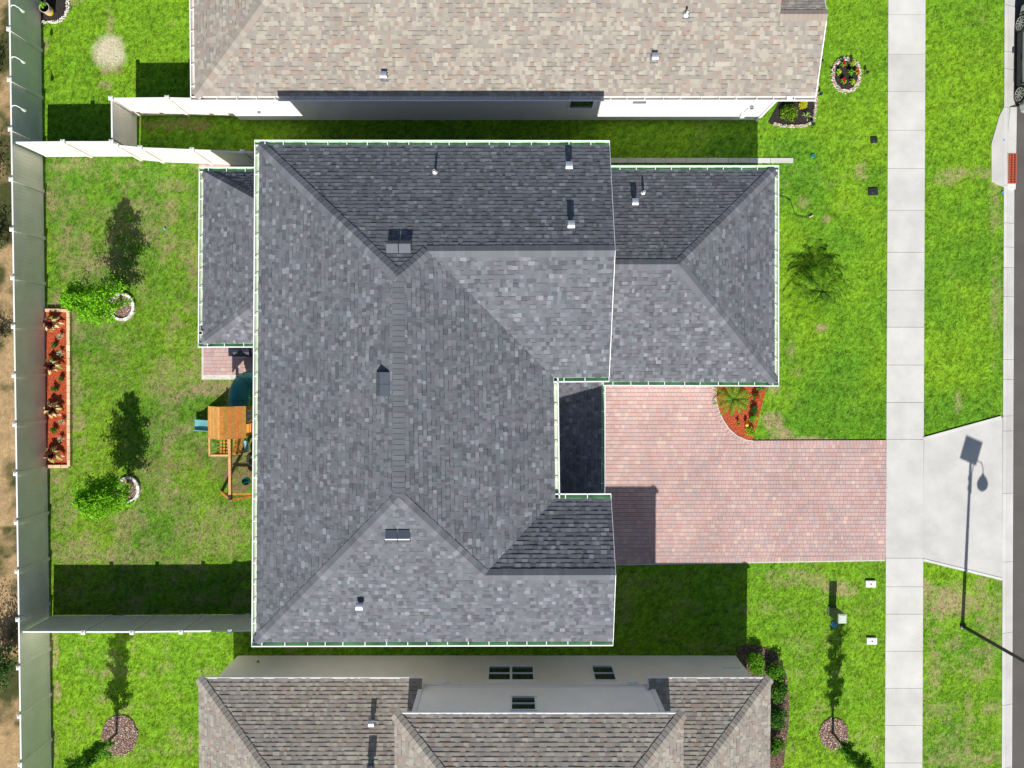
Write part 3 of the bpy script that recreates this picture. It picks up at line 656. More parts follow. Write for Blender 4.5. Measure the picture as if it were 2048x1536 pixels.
c = W(402, 666, LZ + .05); mb = MB(); mb.box(c, (.15, .15, .10), 'white_metal'); mb.box(c + Vector((0, 0, .052)), (.11, .11, .003), 'hole'); mb.bar(c - Zv * .05, Vector((c.x, c.y, 0.05)), .08, .06, 'white_metal'); mb.build('downspout', house)
# vents
for u in (786, 811): vent_box(roof, mN, u, 495)
for v in (756, 780): vent_box(roof, mW, 767, v)
for u in (784, 809): vent_box(roof, mS, u, 1071)
vent_pipe(roof, mN, 870, 346); vent_hood(roof, mN, 1137, 335); vent_hood(roof, mN, 1141, 452); vent_hood(roof, mS, 722, 1208)
vent_hood(froof, fN, 1268, 407); vent_pipe(froof, fN, 1286, 387)

# ================================================================ NORTH NEIGHBOUR
NZ = 3.3; sN = 0.36
nS = Plane(W(400, 192, NZ), W(1600, 193, NZ), W(1000, 192, NZ) + Vector((0, 3, 3 * sN)))
nWx = W(390, 190, NZ).x; nSy = W(1000, 192.5, NZ).y; nEx = 11.0; nMx = 9.35; D = 12.6
nW = Plane(Vector((nWx, nSy, NZ)), Vector((nWx, nSy + 5, NZ)), Vector((nWx + 3, nSy, NZ + 3 * sN))); nN = Plane(Vector((nWx, nSy + D, NZ)), Vector((0, nSy + D, NZ)), Vector((0, nSy + D - 3, NZ + 3 * sN)))
nR = nSy + D / 2; nRz = NZ + sN * D / 2
north = thing('bungalow', (0, nSy + D / 2, 0), 'single-storey white stucco house with tan shingle roof along the top edge', 'house')
a = nS.at(nWx, nSy); b = nS.at(nMx, nSy); c = Vector((nMx, nR, nRz)); d_ = Vector((nWx + D / 2, nR, nRz)); e = nN.at(nWx, nSy + D); f_ = nN.at(nMx, nSy + D)
wR = nS.ray(1600, 29); wRy = wR.y; wRz = nS.z(0, wRy); nWN = Plane(Vector((nMx, wRy, wRz)), Vector((nEx, wRy, wRz)), Vector((nMx, wRy + 3, wRz - 3 * sN)))
w1 = Vector((nMx, wRy, wRz)); w2 = Vector((nEx, wRy, wRz)); w3 = nS.at(nEx, nSy); w4 = nWN.at(nMx, wRy + 2.5); w5 = nWN.at(nEx, wRy + 2.5)
mb = MB(); NR = [(nS, [[a, b, c, d_], [b, w3, w2, w1]], 41), (nW, [[a, d_, e]], 42), (nN, [[e, d_, c, f_]], 43), (nWN, [[w1, w2, w5, w4]], 44)]
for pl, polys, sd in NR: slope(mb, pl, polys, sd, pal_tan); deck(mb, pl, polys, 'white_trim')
nroof = mb.build('roof', north); mb = MB()
cap_run(nroof, a, d_, nS, nW, pal_tan, 71); cap_run(nroof, d_, c, nS, nN, pal_tan, 72); cap_run(nroof, e, d_, nN, nW, pal_tan, 73); cap_run(nroof, w1, w2, nS, nWN, pal_tan, 74)
mb = MB(); fascia(mb, a, w3, -EY); fascia(mb, a, e, -EX); dd = Vector((.012, 0, -.075)); mb.bar(w3 + dd, w2 + dd, .024, .16, 'white_trim'); mb.bar(w2 + dd, w5 + dd, .024, .16, 'white_trim'); mb.bar(w3 + Vector((.012, 0, .008)), w2 + Vector((.012, 0, .008)), .03, .016, 'white_metal'); mb.build('fascia', north)
gutter(north, a - EX * .16, w3, -EY, 21, inner='gutter_pale'); gutter(north, a, e, -EX, 22, inner='gutter_pale', caps_=(False, True))
wy = W(1000, 240).y; wEx = W(1517, 249).x; nWw = nWx + .38
mb = MB(); mb.prism([(nWw, wy), (wEx, wy), (wEx, wRy + 2.2), (nMx - .3, wRy + 2.2), (nMx - .3, nSy + D - .4), (nWw, nSy + D - .4)], 0, NZ - .05, 'stucco_white')
mb.idx([(nMx - .3, nSy + .4, NZ - .06), (nMx - .3, nSy + D - .4, NZ - .06), (nMx - .3, nR, nRz - .16)], [(0, 1, 2)], 'stucco_white')
mb.idx([(wEx, wy, NZ - .06), (wEx, wRy + 2.2, NZ - .06), (wEx, wRy, wRz - .16)], [(0, 1, 2)], 'stucco_white')
mb.build('wall', north)
pa = onY(1141, 203, wy); pb = onY(1183, 215, wy); window(north, pa.x, pb.x, pb.z, pb.z + 1.1, wy, -1, split=False)
pa = onY(1265, 203, wy); pb = onY(1290, 207, wy); window(north, pa.x, pb.x, pb.z, pb.z + .45, wy, -1, split=False)
mb = MB(); p = W(1578, 199, NZ - .02); q = Vector((wEx - .05, wy - .06, 0.15)); mb.box(p + Vector((0, .03, .04)), (.2, .15, .06), 'white_metal'); mb.bar(p - Zv * .05, Vector((wEx - .12, wy - .05, NZ - .35)), .09, .07, 'white_metal'); mb.bar(Vector((wEx - .12, wy - .05, NZ - .35)), Vector((wEx - .12, wy - .05, .1)), .09, .07, 'white_metal'); mb.build('downspout', north)
vent_hood(nroof, nS, 769, 154, .22); vent_hood(nroof, nS, 1308, 117, .22); vent_pipe(nroof, nS, 1372, 30)
mb = MB(); g0 = onY(1492, 225, wy)
mb.bar((g0.x - .1, wy - .05, .5), (g0.x - .1, wy - .05, 1.5), .05, .05, 'white_trim'); mb.box((g0.x - .1, wy - .09, .75), (.16, .12, .25), 'pvc'); mb.bar((g0.x - .25, wy - .05, 1.0), (g0.x + .1, wy - .05, 1.0), .03, .03, 'pvc'); mb.box((g0.x - .02, wy - .08, 1.6), (.12, .1, .12), 'vent_grey'); mb.build('wall_pipe', north)
mb = MB(); g1 = onY(518, 222, wy); mb.box((g1.x, wy - .04, g1.z), (.1, .08, .1), 'vent_grey'); mb.build('wall_tap', north)

# ================================================================ SOUTH NEIGHBOUR
QZ = 3.05; UZ = 5.8; sQ = 0.41
qN = Plane(W(397, 1357, QZ), W(1540, 1357, QZ), W(1000, 1357, QZ) + Vector((0, -3, 3 * sQ)))
qy = W(1000, 1357, QZ).y; qWx = W(397, 1357, QZ).x; qEx = W(1541, 1357, QZ).x
qWp = Plane(Vector((qWx, qy, QZ)), Vector((qWx, qy - 5, QZ)), Vector((qWx + 3, qy, QZ + 3 * sQ))); qEp = Plane(Vector((qEx, qy, QZ)), Vector((qEx, qy - 5, QZ)), Vector((qEx - 3, qy, QZ + 3 * sQ)))
south = thing('stucco_house', (-1, qy - 6, 0), 'two-storey cream stucco house with tan shingle roofs along the bottom edge', 'house')
wallS = W(1000, 1311).y; ux0, ux1 = -3.47, 5.30; QD = 12.0
sq_ = QD / 2
qL1 = W(845, 1357, QZ).x; qR0 = W(1296, 1357, QZ).x
qSy = qy - QD
qSp = Plane(Vector((qWx, qSy, QZ)), Vector((0, qSy, QZ)), Vector((0, qSy + 3, QZ + 3 * sQ)))
NWq = Vector((qWx, qy, QZ)); NEq = Vector((qEx, qy, QZ)); SWq = Vector((qWx, qSy, QZ)); SEq = Vector((qEx, qSy, QZ)); RW = meet3(qN, qSp, qWp); RE = meet3(qN, qSp, qEp)
yl = wallS + .02
mb = MB()
QR = [(qN, [[NWq, Vector((qL1, qy, QZ)), qN.at(qL1, yl), qN.at(ux0 + .02, yl), meetx(qN, qSp, ux0 + .02), RW]], 51),
      (qN, [[NEq, Vector((qR0, qy, QZ)), qN.at(qR0, yl), qN.at(ux1 - .02, yl), meetx(qN, qSp, ux1 - .02), RE]], 51),
      (qWp, [[NWq, RW, SWq]], 52), (qEp, [[NEq, RE, SEq]], 53), (qSp, [[SWq, SEq, RE, RW]], 54)]
# split the two north pieces into convex ones
QR[0] = (qN, [[NWq, Vector((qL1, qy, QZ)), qN.at(qL1, yl), qN.at(ux0 + .02, yl), qN.at(NWq.x + (qy - yl), yl)], [qN.at(NWq.x + (qy - yl), yl), qN.at(ux0 + .02, yl), meetx(qN, qSp, ux0 + .02), RW]], 51)
QR[1] = (qN, [[NEq, Vector((qR0, qy, QZ)), qN.at(qR0, yl), qN.at(NEq.x - (qy - yl), yl)], [qN.at(NEq.x - (qy - yl), yl), qN.at(ux1 - .02, yl), meetx(qN, qEp, ux1 - .02)]], 51)
for pl, polys, sd in QR:
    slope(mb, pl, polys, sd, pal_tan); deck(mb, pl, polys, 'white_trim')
qroof = mb.build('roof', south); mb = MB()
cap_run(qroof, NWq, RW, qN, qWp, pal_tan, 81); cap_run(qroof, NEq, RE, qN, qEp, pal_tan, 82); cap_run(qroof, SWq, RW, qSp, qWp, pal_tan, 83); cap_run(qroof, SEq, RE, qSp, qEp, pal_tan, 84)
mb = MB(); fascia(mb, NWq, Vector((qL1, qy, QZ)), EY); fascia(mb, Vector((qR0, qy, QZ)), NEq, EY); fascia(mb, NWq, SWq, -EX); fascia(mb, NEq, SEq, EX); fascia(mb, SWq, SEq, -EY)
for a, b in ((NWq, Vector((qL1, qy, QZ))), (Vector((qR0, qy, QZ)), NEq)): mb.bar(a + Vector((0, .012, .0)), b + Vector((0, .012, .0)), .055, .02, 'white_metal')
mb.bar(Vector((qL1 + .01, qy, QZ - .03)), Vector((qL1 + .01, yl + .05, QZ - .03 + (qy - yl) * sQ)), .03, .12, 'white_trim'); mb.bar(Vector((qR0 - .01, qy, QZ - .03)), Vector((qR0 - .01, yl + .05, QZ - .03 + (qy - yl) * sQ)), .03, .12, 'white_trim')
mb.build('fascia', south)
wx0, wx1 = W(476, 1318).x, W(1471, 1310).x
mb = MB(); mb.prism([(wx0, wallS), (wx1, wallS), (wx1, qSy + .4), (wx0, qSy + .4)], 0, QZ - .05, 'stucco_cream'); mb.build('wall', south)
mb = MB(); mb.prism([(ux0, wallS), (ux1, wallS), (ux1, qSy + 1.2), (ux0, qSy + 1.2)], QZ - .05, UZ - .05, 'stucco_cream'); o = mb.build('wall', south); o['label'] = 'paler upper storey wall'
M['stucco_pale'] = simple('pale_stucco', (0.88, 0.87, 0.86), 0.9, 0.04, 1.2, 0.2, 90); o.data.materials[0] = M['stucco_pale']
bz = onY(1000, 1370.5, wallS).z
mb = MB(); mb.box(((ux0 + ux1) / 2, wallS + .03, bz), (ux1 - ux0 + .1, .06, .16), 'white_trim')
for u in (884, 1267): g = onY(u, 1372, wallS); mb.box((g.x, wallS + .07, bz - .05), (.38, .14, .22), 'white_trim')
for x in (ux0 + .07, ux1 - .07): mb.box((x, wallS + .02, (bz + UZ) / 2 + .0), (.16, .05, UZ - bz - .2), 'white_trim')
mb.box((9.0 - .45 + wx1 - 9.1, wallS + .025, 1.25), (.7, .05, .07), 'white_trim')
mb.build('wall_trim', south)
pa, pb = onY(979, 1334, wallS), onY(1067, 1361.5, wallS); window(south, pa.x, pb.x, pa.z, pb.z, wallS, 1, mull=True)
pa, pb = onY(1184, 1334, wallS), onY(1232, 1361.5, wallS); window(south, pa.x, pb.x, pa.z, pb.z, wallS, 1)
pa, pb = onY(1024, 1396, wallS), onY(1070.5, 1421, wallS); window(south, pa.x, pb.x, pa.z, pb.z, wallS, 1)
# upper roof
uy = W(1000, 1428, UZ).y; uw = W(789, 1428, UZ).x; ue = W(1367, 1428, UZ).x; us_ = qSy + .8
uN = Plane(Vector((0, uy, UZ)), Vector((1, uy, UZ)), Vector((0, uy - 3, UZ + 3 * sQ))); uS = Plane(Vector((0, us_, UZ)), Vector((1, us_, UZ)), Vector((0, us_ + 3, UZ + 3 * sQ)))
uWp = Plane(Vector((uw, uy, UZ)), Vector((uw, us_, UZ)), Vector((uw + 3, us_, UZ + 3 * sQ))); uEp = Plane(Vector((ue, uy, UZ)), Vector((ue, us_, UZ)), Vector((ue - 3, us_, UZ + 3 * sQ)))
U = [Vector((uw, uy, UZ)), Vector((ue, uy, UZ)), Vector((ue, us_, UZ)), Vector((uw, us_, UZ))]
if (ue - uw) < (uy - us_): ra = meet3(uN, uWp, uEp); rb = meet3(uS, uWp, uEp); FN = [[U[0], U[1], ra]]; FS_ = [[U[3], U[2], rb]]; FW = [[U[0], ra, rb, U[3]]]; FE_ = [[U[1], U[2], rb, ra]]
else: ra = meet3(uN, uS, uWp); rb = meet3(uN, uS, uEp); FN = [[U[0], U[1], rb, ra]]; FS_ = [[U[3], U[2], rb, ra]]; FW = [[U[0], ra, U[3]]]; FE_ = [[U[1], U[2], rb]]
mb = MB()
for pl, polys, sd in ((uN, FN, 61), (uS, FS_, 62), (uWp, FW, 63), (uEp, FE_, 64)): slope(mb, pl, polys, sd, pal_tan); deck(mb, pl, polys, 'white_trim')
uroof = mb.build('roof', south); mb = MB()
tw = (ue - uw) < (uy - us_)
cap_run(uroof, U[0], ra, uN, uWp, pal_tan, 91); cap_run(uroof, U[1], ra if tw else rb, uN, uEp, pal_tan, 92); cap_run(uroof, ra, rb, uWp if tw else uN, uEp if tw else uS, pal_tan, 93); cap_run(uroof, U[3], rb if tw else ra, uS, uWp, pal_tan, 94); cap_run(uroof, U[2], rb, uS, uEp, pal_tan, 95)
mb = MB()
for i, o_ in enumerate((EY, EX, -EY, -EX)): fascia(mb, U[i], U[(i + 1) % 4], o_)
mb.bar(U[0] + Vector((0, .014, 0)), U[1] + Vector((0, .014, 0)), .06, .02, 'white_metal'); mb.build('fascia', south)
vent_hood(qroof, qN, 745, 1442, .24, .09); vent_hood(qroof, qN, 741, 1537, .34, .13)
mb = MB(); g1 = onY(516, 1325, wallS); mb.box((g1.x, wallS + .04, g1.z), (.07, .08, .07), 'vent_grey'); mb.build('wall_tap', south)

# ================================================================ FENCES
FH = 1.83
def fence(name, tops, label, boards_from=0.06, h=FH, end_posts=(True, True), group=None, posts=True):
    pts = [Vector((p.x, p.y, 0)) for p in tops]
    root = thing(name, tuple(pts[0]), label, 'fence', group)
    rg = random.Random(len(label))
    for i, p in enumerate(pts):
        if (i == 0 and not end_posts[0]) or (i == len(pts) - 1 and not end_posts[1]): continue
        a = (pts[min(i + 1, len(pts) - 1)] - pts[max(i - 1, 0)]); rz = math.atan2(a.y, a.x)
        mb = MB(); mb.box(p + Vector((0, 0, h / 2 + .02)), (.127, .127, h + .04), 'vinyl', rz); post = mb.build('post', root)
        mb = MB(); m = Matrix.Rotation(rz, 3, 'Z'); s = .083
        lo = [p + m @ Vector((x * s, y * s, h + .04)) for x, y in ((-1, -1), (1, -1), (1, 1), (-1, 1))]; mid = [q + Vector((0, 0, .03)) for q in lo]; tp = p + Vector((0, 0, h + .115))
        mb.idx(lo + mid + [tp], [(3, 2, 1, 0)] + [(j, (j + 1) % 4, (j + 1) % 4 + 4, j + 4) for j in range(4)] + [(4 + j, 4 + (j + 1) % 4, 8) for j in range(4)], 'vinyl_top'); mb.build('post_cap', post)
    for i in range(len(pts) - 1):
        a, b = pts[i], pts[i + 1]; d = (b - a); L = d.length; d.normalize(); a2 = a + d * .064; b2 = b - d * .064; L2 = L - .128
        mb = MB(); z = Vector((0, 0, 1)); up = z
        mb.bar(a2 + z * (h - .035), b2 + z * (h - .035), .058, .07, 'vinyl_top'); mb.bar(a2 + z * (h - .14), b2 + z * (h - .14), .048, .14, 'vinyl')
        mb.bar(a2 + z * .11, b2 + z * .11, .05, .13, 'vinyl')
        n = max(1, round(L2 / .152)); w = L2 / n; lean = rg.uniform(-.006, .006)
        for k in range(n):
            c = a2 + d * (k + .5) * w + z * (h / 2 - .02); mb.box(c, (w - .012, .028, h - .28), 'vinyl', math.atan2(d.y, d.x))
        mb.bar(a2 + z * (h / 2 - .02), b2 + z * (h / 2 - .02), .016, h - .28, 'vinyl')
        mb.build('panel', root)
    return root
vw = [-140, -41, 59, 160, 259, 359, 459, 556, 653, 751, 849, 947, 1044, 1142, 1238, 1334.5, 1431, 1527, 1624]
fence('vinyl_fence', [Vector((-19.2, W(25, v, FH).y, 0)) for v in vw], 'long pale vinyl privacy fence running down the left side of the yards')
fence('vinyl_fence', [W(u, v, FH) for u, v in ((28, 285), (127, 284), (224, 284))] , 'short white vinyl fence run between the two back yards, touching the long left fence', end_posts=(False, True))
fence('vinyl_fence', [W(u, v, FH) for u, v in ((234, 291), (281, 296), (385, 300), (485, 304), (560, 306))], 'white vinyl fence run stepping from the yard corner to the dark-roofed house', end_posts=(True, False))
fence('vinyl_fence', [W(u, v, FH) for u, v in ((223, 197), (224, 280))], 'single-panel vinyl gate section closing the grass side passage', end_posts=(True, False))
fence('vinyl_fence', [W(u, v, FH) for u, v in ((223, 197), (335, 196), (458, 199))], 'white vinyl fence run meeting the corner of the bungalow', end_posts=(False, True))
fence('vinyl_fence', [W(u, v, FH) for u, v in ((42, 1264), (168, 1264), (265, 1264), (363, 1263), (461, 1262), (540, 1261))], 'shaded vinyl fence run between the bottom left yards', end_posts=(False, False))
# gooseneck lamps on the left fence
for i, (v, lb) in enumerate(((12, 'topmost of the three'), (115, 'middle one of the three'), (212, 'lowest of the three'))):
    y = W(20, v, FH).y; x = -19.2; L = thing('fence_lamp', (x, y, FH), lb + ' small curved fence lamps on the upper left fence', 'lamp', 'curved lamps along the upper left fence')
    mb = MB(); mb.tube([(x + .03, y, FH - .05), (x + .12, y, FH + .06), (x + .25, y - .01, FH + .08), (x + .33, y - .05, FH + .0), (x + .35, y - .06, FH - .06)], .016, 'white_metal', 6); mb.build('bracket', L)
    mb = MB(); mb.lathe((x + .36, y - .07, FH - .24), [(.075, 0), (.06, .1), (.022, .18)], 'pedestal_cap', 10); mb.build('lamp_shade', L)

# ================================================================ plants
def leafquad(mb, p, s, rg, col, mat='leaf', up=0.55, wd=0.5):
    n = Vector((rg.gauss(0, 1), rg.gauss(0, 1), abs(rg.gauss(0, 1)) + up)).normalized()
    t = n.cross(Vector((rg.gauss(0, 1), rg.gauss(0, 1), rg.gauss(0, 1)))).normalized(); b = n.cross(t)
    mb.face([p - t * s * .5, p + b * s * wd * .5 , p + t * s * .5, p - b * s * wd * .5], mat, col)
def shade(rg, cols):
    c = rg.choice(cols); k = rg.uniform(.75, 1.25); return (c[0] * k, c[1] * k, c[2] * k)
GREEN = [(0.10, 0.28, 0.014), (0.15, 0.36, 0.014), (0.06, 0.19, 0.015)]
LIME = [(0.20, 0.50, 0.012), (0.26, 0.58, 0.015), (0.11, 0.32, 0.014)]
DGREEN = [(0.025, 0.085, 0.015), (0.04, 0.12, 0.018), (0.06, 0.16, 0.02)]
def tree(name, base, H, prof, nb, nl, ls, cols, seed, label, group, lean=(0, 0), z0=.22):
    rg = random.Random(seed); base = Vector(base); root = thing(name, tuple(base), label, 'tree', group)
    mb = MB(); pts = []; N = 8
    for i in range(N + 1):
        f = i / N; pts.append(base + Vector((lean[0] * f + rg.uniform(-.02, .02), lean[1] * f + rg.uniform(-.02, .02), H * .92 * f)))
    mb.tube(pts, [0.055 * (1 - .85 * i / N) + .004 for i in range(N + 1)], 'bark', 7)
    brs = []
    for k in range(nb):
        f = z0 + (1 - z0) * (k + rg.random()) / nb; f = min(f, .97); r = np.interp(f, [p[0] for p in prof], [p[1] for p in prof]) * rg.uniform(.55, 1.2)
        a = k * 2.399 + rg.uniform(-.4, .4); ax = base + Vector((lean[0] * f, lean[1] * f, H * f * .95)); dr = Vector((math.cos(a), math.sin(a), rg.uniform(.1, .55)))
        e = ax + dr * r; m = ax + dr * r * .5 + Vector((0, 0, .05)); st = ax - Vector((0, 0, .15)); mb.tube([st, m, e], [.014, .009, .003], 'bark', 4); brs.append((ax, e, r))
    mb.build('trunk', root)
    mb = MB()
    for k in range(nl):
        ax, e, r = rg.choice(brs); f = rg.uniform(.15, 1.03) ** .7; sp = .03 + .085 * r
        p = ax.lerp(e, f) + Vector((rg.gauss(0, sp), rg.gauss(0, sp), rg.gauss(0, sp * .8))); leafquad(mb, p, ls * rg.uniform(.6, 1.3), rg, shade(rg, cols))
    mb.build('crown', root); return root
TG = 'young trees in the back yards'
tree('young_tree', W(244, 611), 3.95, [(0, .3), (.2, .75), (.4, 1.0), (.6, .85), (.8, .5), (1, .1)], 64, 9300, .095, LIME, 3, 'young leafy tree in the upper stone ring beside the red mulch bed', TG)
tree('young_tree', W(257, 976), 3.5, [(0, .3), (.25, .75), (.45, .95), (.7, .65), (.85, .4), (1, .1)], 60, 10500, .095, LIME, 4, 'young leafy tree in the lower stone ring near the play set', TG)
tree('young_tree', W(234, 1466), 4.5, [(0, .1), (.2, .3), (.35, .55), (.45, .28), (.6, .62), (.7, .3), (.85, .55), (1, .2)], 46, 8000, .09, GREEN, 5, 'slender tree leaning out of the frame at the bottom left', TG)
tree('street_tree', W(1664, 1465), 4.6, [(0, .1), (.25, .3), (.5, .36), (.8, .42), (1, .12)], 46, 7000, .08, GREEN, 6, 'narrow young tree in a chip circle by the sidewalk at the bottom right', None)
def shrub(loc, r, h, n, ls, cols, seed, label, name='shrub', cat='shrub', group=None, flowers=None):
    rg = random.Random(seed); loc = Vector(loc); root = thing(name, tuple(loc), label, cat, group); mb = MB()
    lumps = [(Vector((rg.uniform(-.5, .5) * r, rg.uniform(-.5, .5) * r, h * rg.uniform(.35, .7))), rg.uniform(.4, .65)) for _ in range(9)]
    for i in range(n):
        c, q = rg.choice(lumps); d = Vector((rg.gauss(0, 1), rg.gauss(0, 1), rg.gauss(0, 1))).normalized() * rg.uniform(.55, 1.05)
        p = loc + c + Vector((d.x * r * q, d.y * r * q, d.z * h * .5 * q)); p.z = max(p.z, .03 + loc.z); leafquad(mb, p, ls * rg.uniform(.6, 1.3), rg, shade(rg, cols))
    mb.build('foliage', root)
    mb = MB()
    for i in range(7):
        a = rg.uniform(0, 6.28); mb.tube([loc, loc + Vector((math.cos(a) * r * .3, math.sin(a) * r * .3, h * .35)), loc + Vector((math.cos(a) * r * .6, math.sin(a) * r * .6, h * .7))], [.015, .01, .004], 'bark', 4)
    mb.build('stem', root)
    if flowers:
        mb = MB()
        for i in range(flowers[1]):
            p = loc + Vector((rg.gauss(0, .04), rg.gauss(0, .04), h * rg.uniform(.75, .95))); leafquad(mb, p, .07, rg, shade(rg, [flowers[0]]), up=2, wd=.9)
        mb.build('flower', root)
    return root
def blade(mb, p, a, L, w, lift, droop, cols, rg, seg=5, fold=.25):
    d = Vector((math.cos(a), math.sin(a), 0)); s = Vector((-d.y, d.x, 0)); c = shade(rg, cols); prev = None
    for i in range(seg + 1):
        f = i / seg; q = p + d * L * f * (1 - .15 * f) + Vector((0, 0, lift * math.sin(min(1, f * 1.15) * math.pi * .62) - droop * f * f)); ww = w * math.sin(math.pi * (0.12 + .86 * f)) ** .8
        cur = (q - s * ww / 2 + Vector((0, 0, ww * fold)), q, q + s * ww / 2 + Vector((0, 0, ww * fold)))
        if prev: mb.face([prev[0], prev[1], cur[1], cur[0]], 'leaf', c); mb.face([prev[1], prev[2], cur[2], cur[1]], 'leaf', c)
        prev = cur
def rosette(loc, n, L, w, lift, droop, cols, seed, label, name, cat, group, inner=None):
    rg = random.Random(seed); loc = Vector(loc); root = thing(name, tuple(loc), label, cat, group); mb = MB()
    for i in range(n):
        k = i / n; blade(mb, loc + Vector((0, 0, .05 + .1 * lift)), i * 2.399 + rg.uniform(-.3, .3), L * rg.uniform(.75, 1.1) * (1 - .4 * k), w, lift * (1 + .9 * k) * rg.uniform(.8, 1.2), droop, inner if (inner and k > .68) else cols, rg)
    mb.build('leaves', root); return root
def palm(loc, trunk, n, L, seed, label, cols, name='palm', leaflet=.30):
    rg = random.Random(seed); loc = Vector(loc); root = thing(name, tuple(loc), label, 'palm'); mb = MB()
    mb.tube([loc, loc + Vector((.01, 0, trunk * .5)), loc + Vector((0, .01, trunk))], [.12, .10, .07], 'bark', 9)
    for i in range(40): a = i * 2.4; z = trunk * i / 40; mb.box(loc + Vector((math.cos(a) * .1, math.sin(a) * .1, z)), (.05, .04, .05), 'bark', a)
    mb.build('trunk', root); top = loc + Vector((0, 0, trunk)); mb = MB()
    for i in range(n):
        k = i / n; a = i * 2.399 + rg.uniform(-.15, .15); d = Vector((math.cos(a), math.sin(a), 0)); s = Vector((-d.y, d.x, 0)); e0 = R(14 + 56 * k); LL = L * rg.uniform(.85, 1.1) * (1 - .2 * k)
        rach = []; q = top.copy(); ang = e0; N = 26
        for j in range(N + 1): rach.append(q.copy()); q = q + (d * math.cos(ang) + Vector((0, 0, math.sin(ang)))) * LL / N; ang -= (1.5 + .4 * k) / N
        mb.tube(rach[::3], [.013 * (1 - .8 * t / (len(rach[::3]) - 1)) for t in range(len(rach[::3]))], 'leaf', 4, col=(.13, .26, .04))
        for j in range(3, N + 1):
            f = j / N; ll = leaflet * math.sin(math.pi * (.12 + .8 * f)) * rg.uniform(.85, 1.1)
            for sg in (-1, 1):
                dr = (s * sg + d * .75 + Vector((0, 0, -.25 + rg.uniform(-.12, .12)))).normalized(); c = shade(rg, cols); w = .0135
                b0 = rach[j]; m = b0 + dr * ll * .5 + Vector((0, 0, .01)); e = b0 + dr * ll + Vector((0, 0, -.12 * ll)); ww = d * w
                mb.face([b0 - ww * .5, b0 + ww * .5, m + ww, m - ww], 'leaf', c); mb.face([m - ww, m + ww, e], 'leaf', c)
    mb.build('fronds', root); return root
palm(W(1625, 586), .75, 34, 1.5, 8, 'feathery green palm standing alone on the front lawn', [(0.10, .24, .015), (.17, .36, .012), (.24, .46, .012), (.035, .11, .015)], leaflet=.24)
palm(W(1460, 797), .4, 20, 1.0, 9, 'small yellow-green palm in the red front bed against the gutter', [(.16, .30, .02), (.26, .34, .03), (.10, .24, .02)], leaflet=.15)

# ---------------------------------------------------------------- beds
def pip(x, y, poly):
    ins = np.zeros_like(x, dtype=bool); n = len(poly)
    for i in range(n):
        x0, y0 = poly[i]; x1, y1 = poly[(i + 1) % n]
        c = ((y0 > y) != (y1 > y)); 
        with np.errstate(divide='ignore', invalid='ignore'): xi = (x1 - x0) * (y - y0) / (y1 - y0 + 1e-12) + x0
        ins ^= c & (x < xi)
    return ins
EXCL = []
def chips(mb, poly, z, dens, cols, seed, L=.055, wd=.3, mat='chip', lift=.02):
    rs = np.random.RandomState(seed); xs = [p[0] for p in poly]; ys = [p[1] for p in poly]; A = (max(xs) - min(xs)) * (max(ys) - min(ys)); n = int(A * dens)
    x = rs.uniform(min(xs), max(xs), n); y = rs.uniform(min(ys), max(ys), n); k = pip(x, y, poly); x = x[k]; y = y[k]; rg = random.Random(seed)
    for a, b in zip(x, y): leafquad(mb, Vector((a, b, z + rg.uniform(.004, lift))), L * rg.uniform(.6, 1.4), rg, shade(rg, cols), mat, up=1.2, wd=wd)
RED = [(.62, .12, .035), (.50, .085, .025), (.70, .20, .07), (.36, .05, .02)]
BLK = [(.045, .036, .03), (.02, .017, .015), (.075, .06, .05)]
BRN = [(.48, .27, .20), (.62, .50, .40), (.24, .12, .09), (.12, .06, .05), (.70, .63, .53)]
def bed(name, poly, z, soil, cols, dens, label, seed, chipsize=.055):
    EXCL.append(poly); cx = sum(p[0] for p in poly) / len(poly); cy = sum(p[1] for p in poly) / len(poly)
    root = thing(name, (cx, cy, 0), label, 'garden bed'); mb = MB(); mb.prism(poly, -.05, z, soil); chips(mb, poly, z, dens, cols, seed, chipsize); mb.build('mulch', root); return root
def pebbles(parent, path, seed, w=.10, step=.045, sz=.036, layers=3, cols=((.55, .50, .42), (.42, .33, .26), (.62, .58, .52), (.36, .28, .24), (.50, .36, .28))):
    rg = random.Random(seed); mb = MB(); ico = [(0, 0, 1), (.9, 0, .3), (.28, .85, .3), (-.72, .53, .3), (-.72, -.53, .3), (.28, -.85, .3), (0, 0, -.6)]
    fs = [(0, 1, 2), (0, 2, 3), (0, 3, 4), (0, 4, 5), (0, 5, 1), (6, 2, 1), (6, 3, 2), (6, 4, 3), (6, 5, 4), (6, 1, 5)]
    for i in range(len(path) - 1):
        a, b = Vector(path[i]), Vector(path[i + 1]); d = b - a; L = d.length
        if L < 1e-5: continue
        d.normalize(); s = Vector((-d.y, d.x, 0)); n = max(1, int(L / step))
        for j in range(n):
            for l in range(layers):
                p = a + d * (j + rg.random()) * L / n + s * rg.uniform(-w, w) + Vector((0, 0, .03 + rg.uniform(0, .05))); m = Matrix.Rotation(rg.uniform(0, 6), 3, 'Z'); q = sz * rg.uniform(.7, 1.4)
                mb.idx([p + m @ Vector((x * q * rg.uniform(.8, 1.2), y * q, z_ * q * .8)) for x, y, z_ in ico], fs, 'stone', shade(rg, cols))
    return mb.build('stone_border', parent)
def P2(l, z=0): return [(W(u, v, z).x, W(u, v, z).y) for u, v in l]
